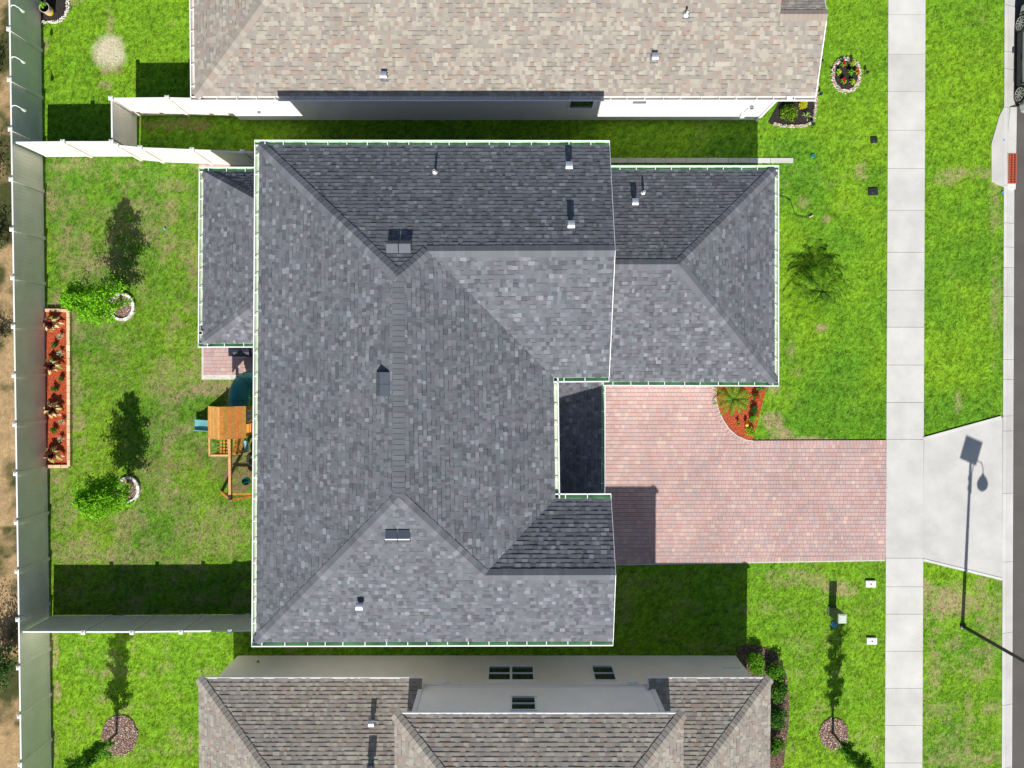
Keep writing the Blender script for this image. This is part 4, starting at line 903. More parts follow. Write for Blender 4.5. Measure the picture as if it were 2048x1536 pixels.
def blocks(parent, path, w, h, step, cols, seed, closed=False, gap=.012):
    rg = random.Random(seed); mb = MB(); path = [Vector(p) for p in path]
    if closed: path = path + [path[0]]
    for i in range(len(path) - 1):
        a, b = path[i], path[i + 1]; d = b - a; L = d.length; d.normalize(); n = max(1, round(L / step))
        for j in range(n):
            c = a + d * (j + .5) * L / n + Vector((0, 0, h / 2)); mb.box(c, (L / n - gap, w * rg.uniform(.93, 1.05), h * rg.uniform(.92, 1.05)), 'stone', math.atan2(d.y, d.x) + rg.uniform(-.03, .03), shade(rg, cols))
    return mb.build('block_border', parent)
# left raised bed
wb = bed('raised_bed', P2([(94, 622), (138, 622), (138, 927), (94, 927)]), .09, 'soil_red', RED, 750, 'long red mulch bed edged with tan blocks along the left fence', 31)
TAN = [(.62, .43, .25), (.68, .50, .31), (.55, .37, .22)]
blocks(wb, [W(95, 932), W(142, 932), W(141, 622), W(95, 621)], .13, .17, .28, TAN, 5)
sp = 'planted rosettes in the long red bed'
CREAM = [(.62, .55, .22), (.72, .66, .36), (.34, .36, .08)]; MAROON = [(.10, .015, .02), (.16, .03, .03), (.05, .01, .012)]
for i, (u, v, lb) in enumerate(((110, 648, 'topmost cream and maroon leafed plant in the long red bed'), (112, 731, 'second cream and maroon leafed plant down the long red bed'), (113, 818, 'third cream and maroon leafed plant down the long red bed'), (113, 907, 'lowest cream and maroon leafed plant in the long red bed'))):
    rosette(W(u, v, .09), 24, .52, .13, .20, .10, CREAM if i != 2 else CREAM[:2], 40 + i, lb, 'variegated_plant', 'plant', sp, MAROON)
for i, (u, v, lb) in enumerate(((125, 673, 'topmost small silvery spiky plant in the long red bed'), (125, 706, 'second small silvery spiky plant down the long red bed'), (128, 843, 'third small silvery spiky plant down the long red bed'), (125, 878, 'lowest small silvery spiky plant in the long red bed'))):
    rosette(W(u, v, .09), 18, .22, .03, .10, .03, [(.45, .50, .34), (.30, .42, .16), (.55, .56, .42)], 50 + i, lb, 'spiky_plant', 'plant', 'silvery spiky plants in the long red bed')
for i, (u, v, lb) in enumerate(((114, 691, 'tiny dark green shrub just below the topmost silvery plant in the red bed'), (126, 758, 'round dark green shrub halfway down the red bed near its blocks'), (113, 778, 'low green shrub left of centre in the long red bed'), (112, 860, 'sprawling green shrub in the lower part of the long red bed'))):
    shrub(W(u, v, .09), .16, .28, 240, .055, DGREEN + GREEN[:1], 60 + i, lb)
# stone-ringed trees
for i, (cu, cv, ru, rv, lb) in enumerate(((245, 614, 24, 26, 'round chip bed ringed by pale blocks under the upper young tree'), (258, 979, 21, 24, 'round chip bed ringed by pale blocks under the lower young tree'))):
    cyc = [(cu + ru * math.cos(t * math.pi / 9), cv + rv * math.sin(t * math.pi / 9)) for t in range(18)]
    b_ = bed('tree_ring_bed', P2(cyc), .04, 'soil_brown', BRN, 900, lb, 70 + i, .06); blocks(b_, [W(*p) for p in cyc], .11, .12, .17, [(.66, .63, .58), (.60, .57, .52)], 9, True)
for i, (cu, cv, ru, rv, lb) in enumerate(((240, 1470, 36, 40, 'ragged circle of wood chips under the bottom left tree'), (1667, 1467, 30, 31, 'circle of brown wood chips under the bottom right tree'))):
    rg = random.Random(i); cyc = [(cu + ru * (1 + rg.uniform(-.06, .06)) * math.cos(t * math.pi / 14), cv + rv * (1 + rg.uniform(-.06, .06)) * math.sin(t * math.pi / 14)) for t in range(28)]
    bed('tree_ring_bed', P2(cyc), .03, 'soil_brown', BRN, 1300, lb, 80 + i, .065)
# upper left corner bed
nb_ = bed('garden_bed', P2([(83, -160), (139, -160), (139, 20), (131, 36), (118, 45), (83, 46)]), .03, 'soil_black', BLK, 500, 'black mulch bed with white pebble edge in the top left corner', 90)
pebbles(nb_, [W(137, -160), W(137, 20), W(130, 35), W(118, 45), W(84, 46)], 3, .06, .03, .026, 4, ((.75, .72, .66), (.66, .62, .52), (.55, .50, .42)))
pr = W(103, 26); pot = thing('planter_pot', tuple(pr), 'cream and yellow round planter pot in the top left black bed', 'planter')
mb = MB(); mb.lathe(pr, [(.13, .03), (.17, .12), (.19, .35), (.205, .46), (.185, .46), (.17, .40)], 'terracotta', 20); mb.lathe(pr, [(.135, .035), (.178, .125), (.186, .22)], 'yellow', 20); mb.build('pot', pot, smooth=False)
mb = MB(); mb.lathe(pr, [(.168, .39), (.168, .4)], 'soil_black', 16); mb.build('soil', pot); shrub(pr + Vector((-.03, .05, .38)), .14, .25, 70, .09, LIME, 91, 'small lime green seedling growing in the yellow pot', 'potted_plant', 'plant')
# oval front bed with red flowers
cyc = [(1691 + 27 * math.cos(t * math.pi / 12), 151 + 33 * math.sin(t * math.pi / 12)) for t in range(24)]
rb = bed('garden_bed', P2(cyc), .04, 'soil_black', BLK, 600, 'oval black bed with a pebble ring and red flowers by the sidewalk', 95); pebbles(rb, [W(*p) for p in cyc + cyc[:1]], 7, .075, .03, .03, 5)
fl = 'bedding plants in the oval pebble-ringed bed'
for i, (u, v, c, lb) in enumerate(((1683, 132, 'r', 'upper left red-flowered plant in the oval bed'), (1701, 130, 'y', 'upper right yellow-green plant in the oval bed'), (1673, 147, 'y', 'yellow-green plant at the left edge of the oval bed'), (1697, 148, 'g', 'green plant at the centre of the oval bed'), (1709, 147, 'r', 'red-flowered plant at the right edge of the oval bed'), (1683, 166, 'r', 'lower left red-flowered plant in the oval bed'), (1701, 167, 'y', 'lower right yellow-green plant in the oval bed'))):
    rosette(W(u, v, .04), 16, .19, .05, .12, .04, LIME, 100 + i, lb, 'bedding_plant', 'plant', fl)
    pl_ = bpy.data.objects[-1] if False else None
    mb = MB(); rg = random.Random(i); cc_ = {'r': [(.60, .008, .02)], 'y': [(.42, .50, .02)], 'g': GREEN}[c]
    for k in range(34): leafquad(mb, W(u, v, .04) + Vector((rg.gauss(0, .028) + .01, rg.gauss(0, .045), .22 + rg.uniform(-.03, .05))), .07, rg, shade(rg, cc_), up=2, wd=.8)
    root = [o for o in COL.objects if o.get('label') == lb][0]; mb.build('flower', root)
# bungalow corner bed
cb = bed('garden_bed', P2([(1536, 245), (1545, 250), (1570, 254), (1600, 254), (1622, 247), (1629, 225), (1634, 160), (1634, 60), (1560, 60), (1560, 200)]), .03, 'soil_black', BLK, 450, 'black mulch bed with pebble edge at the corner of the bungalow', 110)
pebbles(cb, [W(1636, 60), W(1634, 150), W(1631, 215), W(1627, 238), W(1617, 249)], 8, .05, .03, .028, 4); pebbles(cb, [W(1546, 248), W(1562, 252), W(1590, 254), W(1614, 251)], 9, .05, .03, .028, 4)
shrub(W(1570, 226), .42, .55, 1500, .085, [(.13, .26, .012), (.20, .34, .012), (.08, .17, .015)], 111, 'bushy green shrub in the black corner bed of the bungalow')
shrub(W(1600, 213), .22, .6, 600, .085, [(.55, .52, .02), (.62, .58, .03), (.40, .42, .02)], 112, 'bright yellow shrub in the black corner bed of the bungalow')
rosette(W(1608, 236), 7, .32, .045, .2, .05, [(.22, .40, .08), (.45, .52, .22)], 113, 'thin strap-leafed plant in the black corner bed of the bungalow', 'strap_plant', 'plant', None)
# red front bed
fb = bed('garden_bed', P2([(1433, 730), (1433, 800), (1439, 820), (1447, 838), (1459, 856), (1475, 870), (1492, 878), (1504, 880), (1513, 850), (1522, 815), (1531, 780), (1536, 730)]), .04, 'soil_red', RED, 700, 'red mulch bed tucked in the curve of the brick driveway', 120)
for i, (u, v, lb, r, cl) in enumerate(((1518, 776, 'green shrub beside the gutter in the red driveway bed', .2, GREEN), (1509, 795, 'green shrub with a red bloom in the red driveway bed', .18, GREEN), (1506, 818, 'dark leafed shrub in the middle of the red driveway bed', .17, DGREEN), (1503, 836, 'lime green shrub in the lower half of the red driveway bed', .2, LIME), (1498, 862, 'yellow-edged shrub at the lower tip of the red driveway bed', .22, LIME + [(.50, .48, .02)]))):
    shrub(W(u, v, .04), r, .34, 420, .06, cl, 121 + i, lb, flowers=((.62, .01, .02), 18) if i == 1 else None)
rosette(W(1474, 846, .04), 12, .16, .03, .1, .03, GREEN, 130, 'tiny spiky plant in the open red mulch of the driveway bed', 'spiky_plant', 'plant', None)
q = W(1490, 849, .04); mb = MB(); mb.lathe(q, [(.01, 0), (.01, .16), (.06, .17), (.07, .24), (.05, .31), (.01, .33)], 'yellow', 12); tag(mb.build('garden_light', None, origin=q), 'little amber globe light in the red driveway bed', 'garden light')
# bed along the bottom right of the stucco house
sb_ = bed('garden_bed', P2([(1472, 1300), (1482, 1291), (1510, 1290), (1534, 1297), (1552, 1311), (1566, 1330), (1574, 1356), (1578, 1400), (1577, 1450), (1571, 1490), (1566, 1540), (1562, 1640), (1480, 1640), (1480, 1330)]), .03, 'soil_brown', BLK + BRN[:3], 900, 'dark mulch bed curving round the right side of the stucco house', 140)
for i, (u, v, r, lb, cl) in enumerate(((1505, 1318, .52, 'light green shrub nearest the wall corner in the bottom right bed', GREEN + LIME[:1]), (1545, 1338, .46, 'rounded shrub at the top bend of the bottom right bed', GREEN), (1549, 1378, .48, 'second rounded shrub below the bend of the bottom right bed', GREEN + DGREEN), (1546, 1428, .50, 'third rounded shrub, dark green, half way down the bottom right bed', DGREEN + GREEN[:1]), (1540, 1484, .48, 'fourth rounded shrub near the bottom of the bottom right bed', GREEN + DGREEN[:1]))):
    shrub(W(u, v), r, .75, 2200, .075, cl, 141 + i, lb, group='rounded shrubs beside the stucco house')
shrub(W(499, 1165), .2, .6, 220, .07, LIME, 150, 'small lime weed against the back wall of the dark-roofed house')
# wild growth behind the left fence
for i, (x, y, r, h, lb) in enumerate(((-20.95, -11.95, 1.15, 2.3, 'big dark green shrub pressing against the left fence at the bottom'), (-21.3, 7.9, .9, 1.3, 'olive scrub behind the left fence level with the white fence corner'), (-21.1, 5.2, .7, 1.0, 'low olive scrub behind the left fence above the red bed'), (-21.2, 1.2, .7, 1.1, 'thin scrub behind the left fence beside the top of the red bed'), (-21.3, 12.3, .8, 1.2, 'patchy scrub behind the left fence in the top corner'))):
    shrub((x, y, 0), r, h, 3800 if i == 0 else 900, .10 if i == 0 else .09, DGREEN + ([(.03, .14, .02)] if i == 0 else [(.12, .11, .05)]), 160 + i, lb, group='scrub behind the left fence')

# ================================================================ PLAY SET
def pc(rg, c=(.58, .235, .045)): k = rg.uniform(.82, 1.12); return (c[0] * k, c[1] * k, c[2] * k)
rgw = random.Random(8)
x_w, x_e = W(417, 845, 2.2).x, W(492, 845, 2.2).x; y_n, y_s = W(450, 812, 2.2).y, W(450, 876, 2.2).y; xm = (x_w + x_e) / 2
ps = thing('play_set', (xm, (y_n + y_s) / 2, 0), 'orange wooden play tower with swing beam beside the house wall', 'play set')
mb = MB()
for sx in (-1, 1):
    for k in range(7):
        f0, f1 = k / 7, (k + 1) / 7; xe_ = xm + sx * (x_e - xm)
        A = Vector((xe_ + (xm - xe_) * (f0 + f1) / 2, 0, 2.2 + .7 * (f0 + f1) / 2)); ln = (x_e - xm) / 7; ang = math.atan2(.7, (x_e - xm)) * sx
        m = Matrix.Rotation(ang, 3, 'Y'); mb.box((A.x, (y_n + y_s) / 2, A.z + .02), (math.hypot(ln, .1) + .004, y_n - y_s, .022), 'wood', rot=m, col=pc(rgw, (.66, .33, .09) if sx < 0 else (.60 * rgw.uniform(.75, 1.15), .25 * rgw.uniform(.85, 1.1), .055)))
mb.build('tower_roof', ps)
tx0, tx1 = x_w + .22, x_e - .12; ty0, ty1 = y_s + .1, y_n - .1
for x in (tx0, tx1):
    for y in (ty0, ty1): mb = MB(); mb.box((x, y, 1.12), (.09, .09, 2.24), 'wood', col=pc(rgw)); mb.build('post', ps)
mb = MB()
for k in range(9): mb.box((tx0 + (k + .5) * (tx1 - tx0) / 9, (ty0 + ty1) / 2, 1.2), ((tx1 - tx0) / 9 - .012, ty1 - ty0, .03), 'wood', col=pc(rgw))
mb.build('platform', ps)
mb = MB(); yw = ty1 - .62
mb.box((tx1 + .05, (yw + ty1) / 2, 1.65), (.025, ty1 - yw, .9), 'wood', col=pc(rgw)); mb.box((tx1 + .05, (ty0 + yw) / 2, 1.28), (.025, yw - ty0, .16), 'wood', col=pc(rgw)); mb.box((tx1 + .05, (ty0 + ty1) / 2, 2.15), (.03, ty1 - ty0, .1), 'wood', col=pc(rgw)); mb.build('side_wall', ps)
mb = MB(); cy = (yw + ty1) / 2; cz = 1.78; xx = tx1 + .075
for y in (-.2, 0, .2): mb.box((xx, cy + y, cz), (.02, .035, .42), 'white_trim')
for z_ in (-.2, -.07, .07, .2): mb.box((xx + .004, cy, cz + z_), (.02, .42, .03), 'white_trim')
mb.box((xx - .012, cy, cz), (.006, .4, .4), 'hole'); mb.build('play_window', ps)
# lower deck with slatted floor and rails
dx0, dx1 = W(419, 895, 1.6).x, W(459, 895, 1.6).x; dy0 = W(440, 911, 1.6).y; dy1 = y_s + .02
mb = MB()
for x, y in ((dx0, dy0), (dx1, dy0), (dx0, dy1), (dx1, dy1)): mb.box((x, y, .8), (.07, .07, 1.6), 'wood', col=pc(rgw))
for k in range(6): mb.box((dx0 + .04, 0, 0), (.01, .01, .01), 'wood')if False else mb.box(((dx0 + dx1) / 2 - .16, dy0 + .05 + k * (dy1 - dy0) / 6, .85), ((dx1 - dx0) * .58, .06, .02), 'wood', col=pc(rgw))
for k in range(3): mb.box((dx1 - .08 - k * .12, (dy0 + dy1) / 2, .9), (.06, dy1 - dy0, .02), 'wood', col=pc(rgw, (.66, .32, .09)))
mb.build('lower_deck', ps)
mb = MB()
for a, b in (((dx0, dy0), (dx1, dy0)), ((dx0, dy0), (dx0, dy1)), ((dx1, dy0), (dx1, dy1))): mb.bar((*a, 1.6), (*b, 1.6), .07, .035, 'wood', col=pc(rgw, (.66, .36, .15)))
for k in range(6): mb.box((dx0 + (k + .5) * (dx1 - dx0) / 6, dy0, 1.2), (.05, .02, .75), 'wood', col=pc(rgw))
mb.build('railing', ps)
mb = MB(); gx0, gx1 = dx1 + .08, W(478, 890, 1.4).x
for k in range(4): mb.bar((gx0 + k * (gx1 - gx0) / 3, dy0 + .05, 1.5), (gx0 + k * (gx1 - gx0) / 3 + .1, dy1, 1.2), .04, .04, 'wood', col=pc(rgw))
for k in range(5): f = k / 4; y = dy0 + .05 + (dy1 - dy0 - .05) * f; mb.bar((gx0, y, 1.5 - .3 * f), (gx1 + .1, y, 1.5 - .3 * f), .04, .03, 'wood', col=pc(rgw))
mb.build('climbing_grid', ps)
bx = W(460.5, 950, 2.15).x; by0 = W(461, 1000, 2.15).y; by1 = dy0
mb = MB(); mb.bar((bx, by0, 2.15), (bx, y_s, 2.15), .095, .14, 'wood', col=(.58, .30, .14)); mb.box((bx, by0 + .1, 2.15), (.11, .2, .16), 'pole'); mb.build('swing_beam', ps)
for sx in (-1, 1):
    mb = MB(); mb.bar((bx, by0, 2.1), (bx + sx * 1.22, by0 - .05, 0), .09, .09, 'wood', col=pc(rgw, (.66, .26, .05))); mb.build('leg', ps)
mb = MB(); mb.bar((bx - .75, by0 + .02, .9), (bx + .75, by0 + .02, .9), .04, .09, 'wood', col=pc(rgw)); mb.build('crossbar', ps)
# swings
by = W(487, 962, .5).y; mb = MB()
prof = [(.15, .42), (.17, .50), (.16, .62), (.145, .62), (.145, .5), (.1, .44)]
mb.lathe((bx, by, 0), prof, 'teal', 14); sw = mb.build('bucket_swing_seat', ps)
mb = MB()
for dx_ in (-.14, .14): mb.tube([(bx + dx_, by, .6), (bx + dx_ * .3, by, 2.08)], .008, 'teal_pale', 5)
mb.build('chain', sw)
sy = W(491, 893, .5).y; mb = MB(); pts = [(bx - .02 + .0, sy + .24 * math.cos(t * math.pi / 8), .5 - .09 * math.sin(t * math.pi / 8)) for t in range(9)]
for i in range(8): mb.bar(pts[i], pts[i + 1], .16, .015, 'teal_pale')
sw = mb.build('belt_swing_seat', ps); mb = MB()
for e_ in (0, -1): mb.tube([pts[e_], (bx, pts[e_][1], 2.08)], .008, 'teal_pale', 5)
mb.build('chain', sw)
ty = W(505, 918, .4).y; mb = MB(); mb.tube([(bx + .3 + .26 * math.cos(t * math.pi / 8), ty + .26 * math.sin(t * math.pi / 8), .4) for t in range(16)], .08, 'rubber', 8, closed=True); sw = mb.build('tyre_swing', ps)
mb = MB()
for t in range(3): mb.tube([(bx + .3 + .26 * math.cos(t * 2.09), ty + .26 * math.sin(t * 2.09), .45), (bx, ty, 2.08)], .008, 'pole', 5)
mb.build('chain', sw)
# straight slide to the left
xs_ = W(388, 850, .2).x; yc = W(400, 851, .4).y; mb = MB(); N = 10; x1_ = tx0 - .02
for i in range(N):
    f0, f1 = i / N, (i + 1) / N
    def zf(f): return .14 + 1.08 * (max(0, f - .12) / .88) ** 1.05
    a, b = xs_ + (x1_ - xs_) * f0, xs_ + (x1_ - xs_) * f1; za, zb = zf(f0), zf(f1)
    mb.idx([(a, yc - .2, za), (b, yc - .2, zb), (b, yc + .2, zb), (a, yc + .2, za)], [(0, 1, 2, 3)], 'teal_pale')
    for s_ in (-1, 1): mb.bar((a, yc + s_ * .215, za + .06), (b, yc + s_ * .215, zb + .06), .03, .14, 'teal_pale')
mb.build('slide', ps)
# tube slide
path = [W(478, 815, 1.55), W(478, 800, 1.5), W(479, 785, 1.42), W(483, 772, 1.32), W(491, 764, 1.2), W(503, 760, 1.05), W(517, 762, .9), W(528, 770, .72), W(534, 784, .5), W(536, 800, .42)]
sm = []
for i in range(len(path) - 1):
    for k in range(4): sm.append(path[i].lerp(path[i + 1], k / 4))
sm.append(path[-1])
for _ in range(4): sm = [sm[0]] + [(sm[i - 1] + sm[i] * 2 + sm[i + 1]) / 4 for i in range(1, len(sm) - 1)] + [sm[-1]]
mb = MB(); mb.tube(sm, .39, 'teal', 20, cap=False); ts = mb.build('tube_slide', ps, smooth=True); mb = MB()
for i in (3, 14, 25): mb.tube(sm[i:i + 2], .415, 'teal', 20)
mb.build('flange', ts)

# ================================================================ other yard things
g0 = W(492, 703, .45); gl = thing('barbecue_grill', (g0.x, g0.y, 0), 'dark covered barbecue grill on the brick patio by the house', 'grill')
mb = MB(); mb.box((g0.x, g0.y, .42), (.66, .42, .72), 'grill'); mb.build('cabinet', gl); mb = MB(); mb.tube([(g0.x - .32, g0.y, .82), (g0.x + .32, g0.y, .82)], .2, 'grill', 14); mb.build('lid', gl); mb = MB()
for s_ in (-1, 1): mb.box((g0.x + s_ * .46, g0.y, .78), (.24, .38, .03), 'grill')
mb.build('side_shelf', gl); mb = MB(); mb.tube([(g0.x - .2, g0.y - .24, .86), (g0.x + .2, g0.y - .24, .86)], .015, 'galv', 6); mb.build('handle', gl)
# solar street lamp
b0 = W(1925, 1252); b0.z = 0; sl_ = thing('street_lamp', tuple(b0), 'tall black solar street lamp in the kerbside grass strip', 'street lamp')
mb = MB(); mb.lathe(b0, [(.12, 0), (.12, .08), (.075, .1), (.055, 5.2), (.05, 6.15)], 'pole', 12); mb.build('pole', sl_)
mb = MB(); x, y, z = b0
for zz in (5.0, 5.35): mb.lathe((x, y, zz), [(.085, 0), (.085, .1)], 'pole', 12)
pts = [(x + .07, y, 4.85), (x + .07, y, 5.55), (x + .12, y, 5.85), (x + .28, y, 6.02), (x + .45, y, 5.95), (x + .53, y, 5.72), (x + .53, y, 5.5)]; mb.tube(pts, .02, 'pole', 7); mb.build('arm', sl_)
mb = MB(); mb.lathe((x + .53, y, 5.02), [(.12, 0), (.22, .10), (.235, .18), (.16, .34), (.07, .44), (.05, .52)], 'pole', 18); mb.lathe((x + .53, y, 5.015), [(.12, .0), (.12, .004)], 'lamp_glass', 16); mb.build('lamp_head', sl_)
mb = MB(); m = Matrix.Rotation(R(-24), 3, 'Z') @ Matrix.Rotation(R(30), 3, 'X'); mb.box((x, y, 6.42), (.70, .66, .035), 'solar', rot=m); mb.box((x, y, 6.40), (.74, .70, .03), 'pole', rot=m); mb.box((x, y, 6.24), (.1, .1, .25), 'pole'); mb.build('solar_panel', sl_)
# utility pedestal
b0 = W(1664, 1222); up_ = thing('utility_pedestal', tuple(b0), 'grey-green utility pedestal with a pale cap on the lower right lawn', 'utility box')
mb = MB(); mb.box(b0 + Zv * .42, (.30, .34, .84), 'pedestal'); mb.box(b0 + Zv * .03, (.36, .4, .06), 'pedestal'); mb.build('body', up_); mb = MB(); mb.box(b0 + Zv * .89, (.32, .36, .1), 'pedestal_cap'); mb.box(b0 + Zv * .945, (.26, .30, .02), 'pedestal_cap'); mb.build('cap', up_)
q = W(1667, 1249); mb = MB(); mb.lathe(q, [(.13, .0), (.12, .05), (.05, .07), (.045, .16), (.03, .17)], 'blue', 14); mb.lathe(q, [(.025, .17), (.025, .174)], 'hole', 10); M['blue_grey'] = M['blue']; tag(mb.build('water_cap', None, origin=q), 'small blue-grey round service cap below the utility pedestal', 'utility cap')
for u, v, lb in ((1740, 1167, 'upper white rectangular meter box beside the sidewalk'), (1742, 1281, 'lower white rectangular meter box beside the sidewalk')):
    q = W(u, v); r_ = thing('meter_box', tuple(q), lb, 'meter box', 'white meter boxes beside the sidewalk'); mb = MB(); mb.box(q + Zv * .04, (.42, .27, .09), 'pvc'); mb.box(q + Zv * .088, (.36, .21, .012), 'pvc'); mb.build('box', r_); mb = MB(); mb.lathe(q + Zv * .094, [(.035, 0), (.03, .01)], 'solar', 10); mb.build('reader_port', r_)
for u, v, lb in ((1747, 281, 'small black valve box lid set in the grass at the top of the front lawn'), (1745, 384, 'rectangular black valve box lid with a round port by the sidewalk')):
    q = W(u, v); r_ = thing('valve_box', tuple(q), lb, 'valve box'); mb = MB(); mb.box(q + Zv * .035, (.38 if v > 300 else .27, .27 if v > 300 else .22, .07), 'black', .05); mb.build('lid', r_); mb = MB(); mb.lathe(q + Zv * .07, [(.07, 0), (.06, .008)], 'black', 14); mb.build('port', r_)
for nm, u, v, r1, mt, lb, ct in (('sprinkler_cap', 1625, 312, .085, 'teal', 'round green irrigation cap by the end of the edging path', 'irrigation cap'), ('sprinkler_cap', 330, 458, .05, 'teal_pale', 'tiny pale blue cap in the upper back lawn', 'irrigation cap')):
    q = W(u, v); mb = MB(); mb.lathe(q, [(r1, 0), (r1, .05), (r1 * .8, .065)], mt, 14); tag(mb.build(nm, None, origin=q), lb, ct)
# path light and spots by the bungalow
for u, v, lb in ((1639, 126, 'small black path light beside the bungalow eave, upper of the three'), (1637, 192, 'small black path light beside the bungalow eave, middle of the three'), (1622, 252, 'small black path light at the tip of the bungalow corner bed'), (1729, 149, 'small black path light touching the right side of the oval bed')):
    q = W(u, v); r_ = thing('path_light', tuple(q), lb, 'garden light', 'black path lights'); mb = MB(); mb.lathe(q, [(.012, 0), (.012, .22)], 'black', 6); mb.build('stake', r_); mb = MB(); mb.lathe(q, [(.05, .2), (.07, .22), (.05, .3)], 'black', 10); mb.build('lamp_head', r_)
# hose
hp = [(1553, 390), (1562, 394), (1574, 397), (1582, 403), (1586, 416), (1590, 430), (1598, 434), (1608, 436), (1618, 435)]
q = W(1590, 425); mb = MB(); mb.tube([W(u, v, .07) for u, v in hp], .014, 'black', 6); hose = mb.build('hose', None, origin=q); tag(hose, 'thin dark hose curling over the front lawn', 'hose')
mb = MB(); mb.tube([W(1618, 435, .07), W(1626, 431, .08)], .025, 'terracotta', 8); mb.build('nozzle', hose)
# storm drain
dg = thing('storm_drain', tuple(W(2020, 337)), 'rusty red storm drain grate set in the kerb gutter', 'drain')
a, b = W(2013, 308, 0), W(2031, 366, 0); x0, x1, y0, y1 = a.x, b.x, b.y, a.y; zt = .0
mb = MB(); mb.box(((x0 + x1) / 2, (y0 + y1) / 2, zt - .07), (x1 - x0, y1 - y0, .13), 'hole'); mb.build('pit', dg); mb = MB(); ny = 12; zz = zt + .012
for k in range(ny + 1): mb.box(((x0 + x1) / 2, y0 + k * (y1 - y0) / ny, zz), (x1 - x0, .032, .03), 'rust')
for k in range(4): mb.box((x0 + k * (x1 - x0) / 3, (y0 + y1) / 2, zz + .003), (.045, y1 - y0 + .04, .032), 'rust')
mb.build('grate', dg); mb = MB(); mb.prism([(x0 - .02, y1 + .03), (x1 + .0, y1 + .03), (x1 + .0, y1 + 1.9), (x0 + .12, y1 + 1.9)], -.1, .015, 'concrete', (.48, .47, .44)); mb.build('gutter_slab', dg); mb = MB(); mb.prism([(x0 - .02, y0 - .25), (x1 + .0, y0 - .25), (x1 + .0, y0 - .03), (x0 - .02, y0 - .03)], -.1, .015, 'concrete', (.56, .55, .52)); mb.build('frame', dg)
for u, v, r_, lb in ((2008, 280, .035, 'faint blue paint mark on the drain apron'), (2006, 385, .05, 'round blue paint mark on the kerb below the drain')):
    q = W(u, v, .036); mb = MB(); mb.lathe(q, [(r_, 0), (r_, .004)], 'blue', 12, sy=1.2); tag(mb.build('paint_mark', None, origin=q), lb, 'paint mark')

# ================================================================ CAR
w1_, w2_ = W(2036, 46, .25), W(2038, 188, .25); xl = 20.58; cw = 1.82; yr, yf = w1_.y, w2_.y; xc = xl + cw / 2; zg = -.11
car = thing('parked_car', (xc, (yr + yf) / 2, zg), 'silver car with multi-spoke wheels parked at the kerb, cut by the right edge', 'car')
# stations along the length: y, lower z, belt z, top z, half width at belt, half width at top
yb_, yft = yr + .85, yf - .88; Ls = [(yb_, .45, .95, 1.0, .74, .6), (yb_ - .15, .3, 1.0, 1.12, .86, .62), (yr + .35, .25, 1.02, 1.55, .9, .58), (yr - .3, .25, 1.0, 1.68, .91, .60), (yr - 1.3, .25, .98, 1.68, .91, .60), (yf + 1.15, .25, .96, 1.58, .91, .60), (yf + .45, .25, .95, 1.08, .90, .70), (yf - .3, .25, .90, .98, .89, .66), (yf - .7, .3, .78, .84, .82, .6), (yft, .42, .6, .66, .62, .45)]
mb = MB(); gls = MB(); clad = MB()
def ring(s): y, zl, zb, zt_, hw, ht = s; return [(xc - hw, y, zg + zl), (xc - hw - .01, y, zg + (zl + zb) / 2), (xc - hw, y, zg + zb), (xc - ht, y, zg + zt_), (xc + ht, y, zg + zt_), (xc + hw, y, zg + zb), (xc + hw + .01, y, zg + (zl + zb) / 2), (xc + hw, y, zg + zl)]
for i in range(len(Ls) - 1):
    A_, B_ = ring(Ls[i]), ring(Ls[i + 1])
    for k in range(7):
        cabin = 1 <= i <= 5 and k in (2, 4); screen = i in (1, 5) and k == 3
        mb.face([A_[k], A_[k + 1], B_[k + 1], B_[k]], 'solar' if cabin or screen else 'car_paint')
mb.face(ring(Ls[0]), 'car_paint'); mb.face(ring(Ls[-1])[::-1], 'car_paint'); mb.build('body', car)
for sx in (-1, 1):
    mb = MB(); mb.box((xc + sx * (.93), (yr + yf) / 2, zg + .33), (.06, abs(yr - yf) - .75, .2), 'black'); mb.box((xc + sx * .915, (yr + yf) / 2, zg + .62), (.03, abs(yr - yf) - .7, .03), 'white_metal'); mb.build('sill', car)
for y in (yr, yf):
    for sx in (-1, 1):
        cxw = xc + sx * (cw / 2 - .10); mb = MB(); m = 24; R0 = .35
        mb.tube([(cxw - .11, y, zg + R0), (cxw + .11, y, zg + R0)], R0, 'rubber', m); wh = mb.build('wheel', car); mb = MB(); xo = cxw + sx * .118
        for k in range(10):
            a = k * math.pi / 5; d0 = Vector((0, math.cos(a), math.sin(a))); o = Vector((xo, y, zg + R0)); mb.bar(o + d0 * .03, o + d0 * .25, .035, .02, 'alloy', up=Vector((1, 0, 0)))
        mb.tube([(xo, y + .255 * math.cos(t * math.pi / 12), zg + R0 + .255 * math.sin(t * math.pi / 12)) for t in range(24)], .014, 'alloy', 6, closed=True); mb.tube([(xo - .01, y, zg + R0), (xo + .01 * sx + .01, y, zg + R0)], .045, 'alloy', 12); mb.build('rim', wh)
        mb = MB(); aw = [(xc + sx * (cw / 2 + .012), y + .42 * math.cos(t * math.pi / 12), zg + R0 + .42 * math.sin(t * math.pi / 12)) for t in range(13)]; mb.tube(aw, .035, 'black', 6); mb.build('wheel_arch', car)
for sx in (-1, 1): mb = MB(); mb.box((xc + sx * .72, yf - .62, zg + .72), (.26, .22, .13), 'lamp_glass', rz=sx * .5); mb.build('headlight', car); mb = MB(); mb.box((xc + sx * 1.0, yf + .75, zg + 1.05), (.16, .12, .12), 'car_paint'); mb.build('wing_mirror', car)

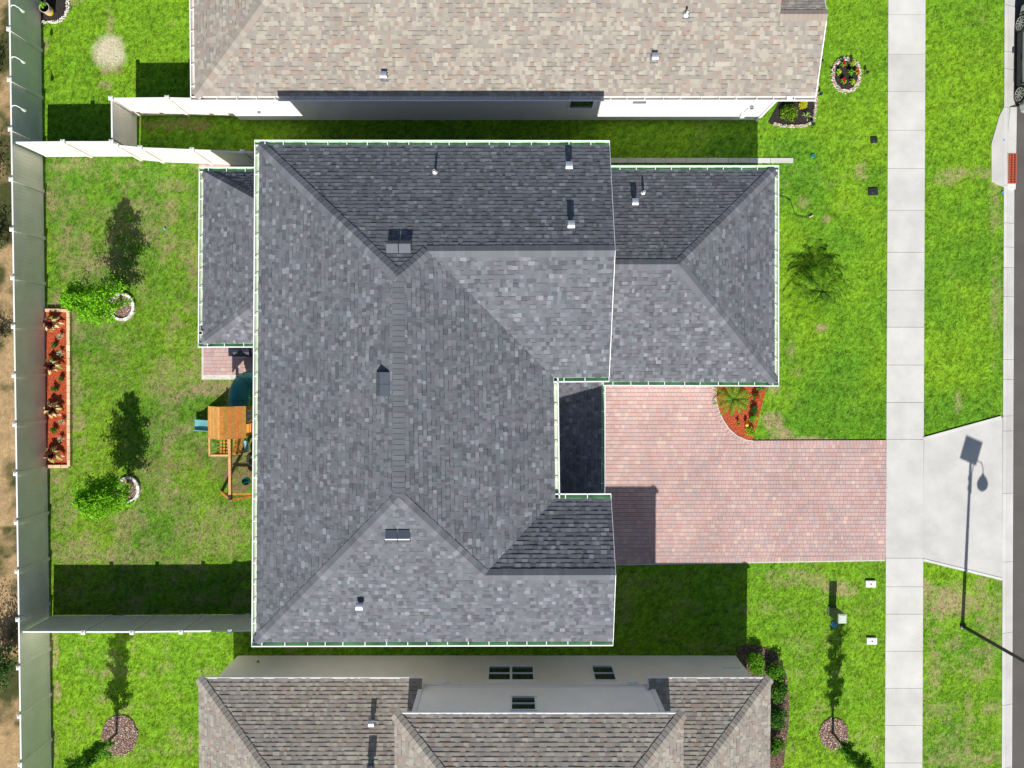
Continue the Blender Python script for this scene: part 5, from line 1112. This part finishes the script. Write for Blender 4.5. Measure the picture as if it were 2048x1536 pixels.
# ================================================================ GRASS BLADES (uncountable)
def footprint_mask(x, y):
    k = np.ones_like(x, dtype=bool)
    e = (noise2(x, y, .11, 2) - .5) * .09; e2 = (noise2(x, y, .6, 3) - .5) * .06; k &= ~((x > walkL(y) + .03 + e) & (x < walkR(y) - .03 + e2)); k &= x < kerbx(y) + .02 + e
    for p in EXCL: k &= ~pip(x, y, p)
    for l in ([p for p in c1[:-1]], [(1845, 877), (2010, 833), (2010, 1158), (1845, 1119)], [(2010, 211), (1998, 230), (1988, 258), (1980, 286), (1980, 364), (1996, 372), (2010, 376)], [(1222, 315.5), (1588, 315.5), (1588, 327), (1222, 327)], [(404, 690), (520, 690), (520, 760), (404, 760)]): k &= ~pip(x, y, P2(l))
    for r in ((xw, xe, ysn - 5, yn), (xe, fNE.x - .36, fSE.y + .36, fNE.y - .36), (xw, xe2, ys, ysn), (lNW.x + .35, xw, lSW.y + .35, lNW.y - .35), (nWw, wEx, wy, 25), (wx0, wx1, -25, wallS)): k &= ~((x > r[0]) & (x < r[1]) & (y > r[2]) & (y < r[3]))
    return k
rs = np.random.RandomState(2)
N_ = 560000; x = rs.uniform(-19.15, 20.2, N_); y = rs.uniform(-17.2, 16.6, N_); k = footprint_mask(x, y)
b_, s__, pl__ = dryness(x, y); k &= rs.rand(N_) > (s__ * .75 + b_ * .25 + pl__ * .5); x = x[k]; y = y[k]
# clumping
n = len(x); dens = noise2(x, y, .16, 6); kk = rs.rand(n) < (.35 + .65 * dens); x = x[kk]; y = y[kk]; n = len(x)
j = rs.uniform(.45, 1.75, n); c = lawn_col(x, y, j); c[:, 0] *= rs.uniform(.7, 1.5, n)
h = rs.uniform(.03, .075, n); a = rs.uniform(0, 2 * np.pi, n); l = rs.uniform(.02, .07, n); w = rs.uniform(.006, .013, n); a2 = rs.uniform(0, 2 * np.pi, n)
base = np.stack([x, y, np.zeros(n)], 1); sd = np.stack([np.cos(a2), np.sin(a2), np.zeros(n)], 1) * w[:, None]; tip = base + np.stack([np.cos(a) * l, np.sin(a) * l, h], 1)
co = np.stack([base - sd, base + sd, tip], 1).reshape(-1, 3)
me = bpy.data.meshes.new('grass'); me.vertices.add(n * 3); me.vertices.foreach_set('co', co.astype(np.float32).ravel()); me.loops.add(n * 3); me.loops.foreach_set('vertex_index', np.arange(n * 3, dtype=np.int32)); me.polygons.add(n); me.polygons.foreach_set('loop_start', np.arange(0, n * 3, 3, dtype=np.int32)); me.polygons.foreach_set('loop_total', np.full(n, 3, dtype=np.int32)); me.update(calc_edges=True)
at = me.attributes.new('Col', 'FLOAT_COLOR', 'POINT'); cc4 = np.concatenate([np.repeat(c, 3, axis=0), np.ones((n * 3, 1))], 1); at.data.foreach_set('color', cc4.astype(np.float32).ravel()); me.materials.append(M['blade'])
go = bpy.data.objects.new('grass', me); COL.objects.link(go); tag(go, 'bright green lawn grass with straw-coloured dry patches', 'grass', kind='stuff')

# tidy bookkeeping properties
for o in bpy.data.objects:
    if '_o' in o: del o['_o']
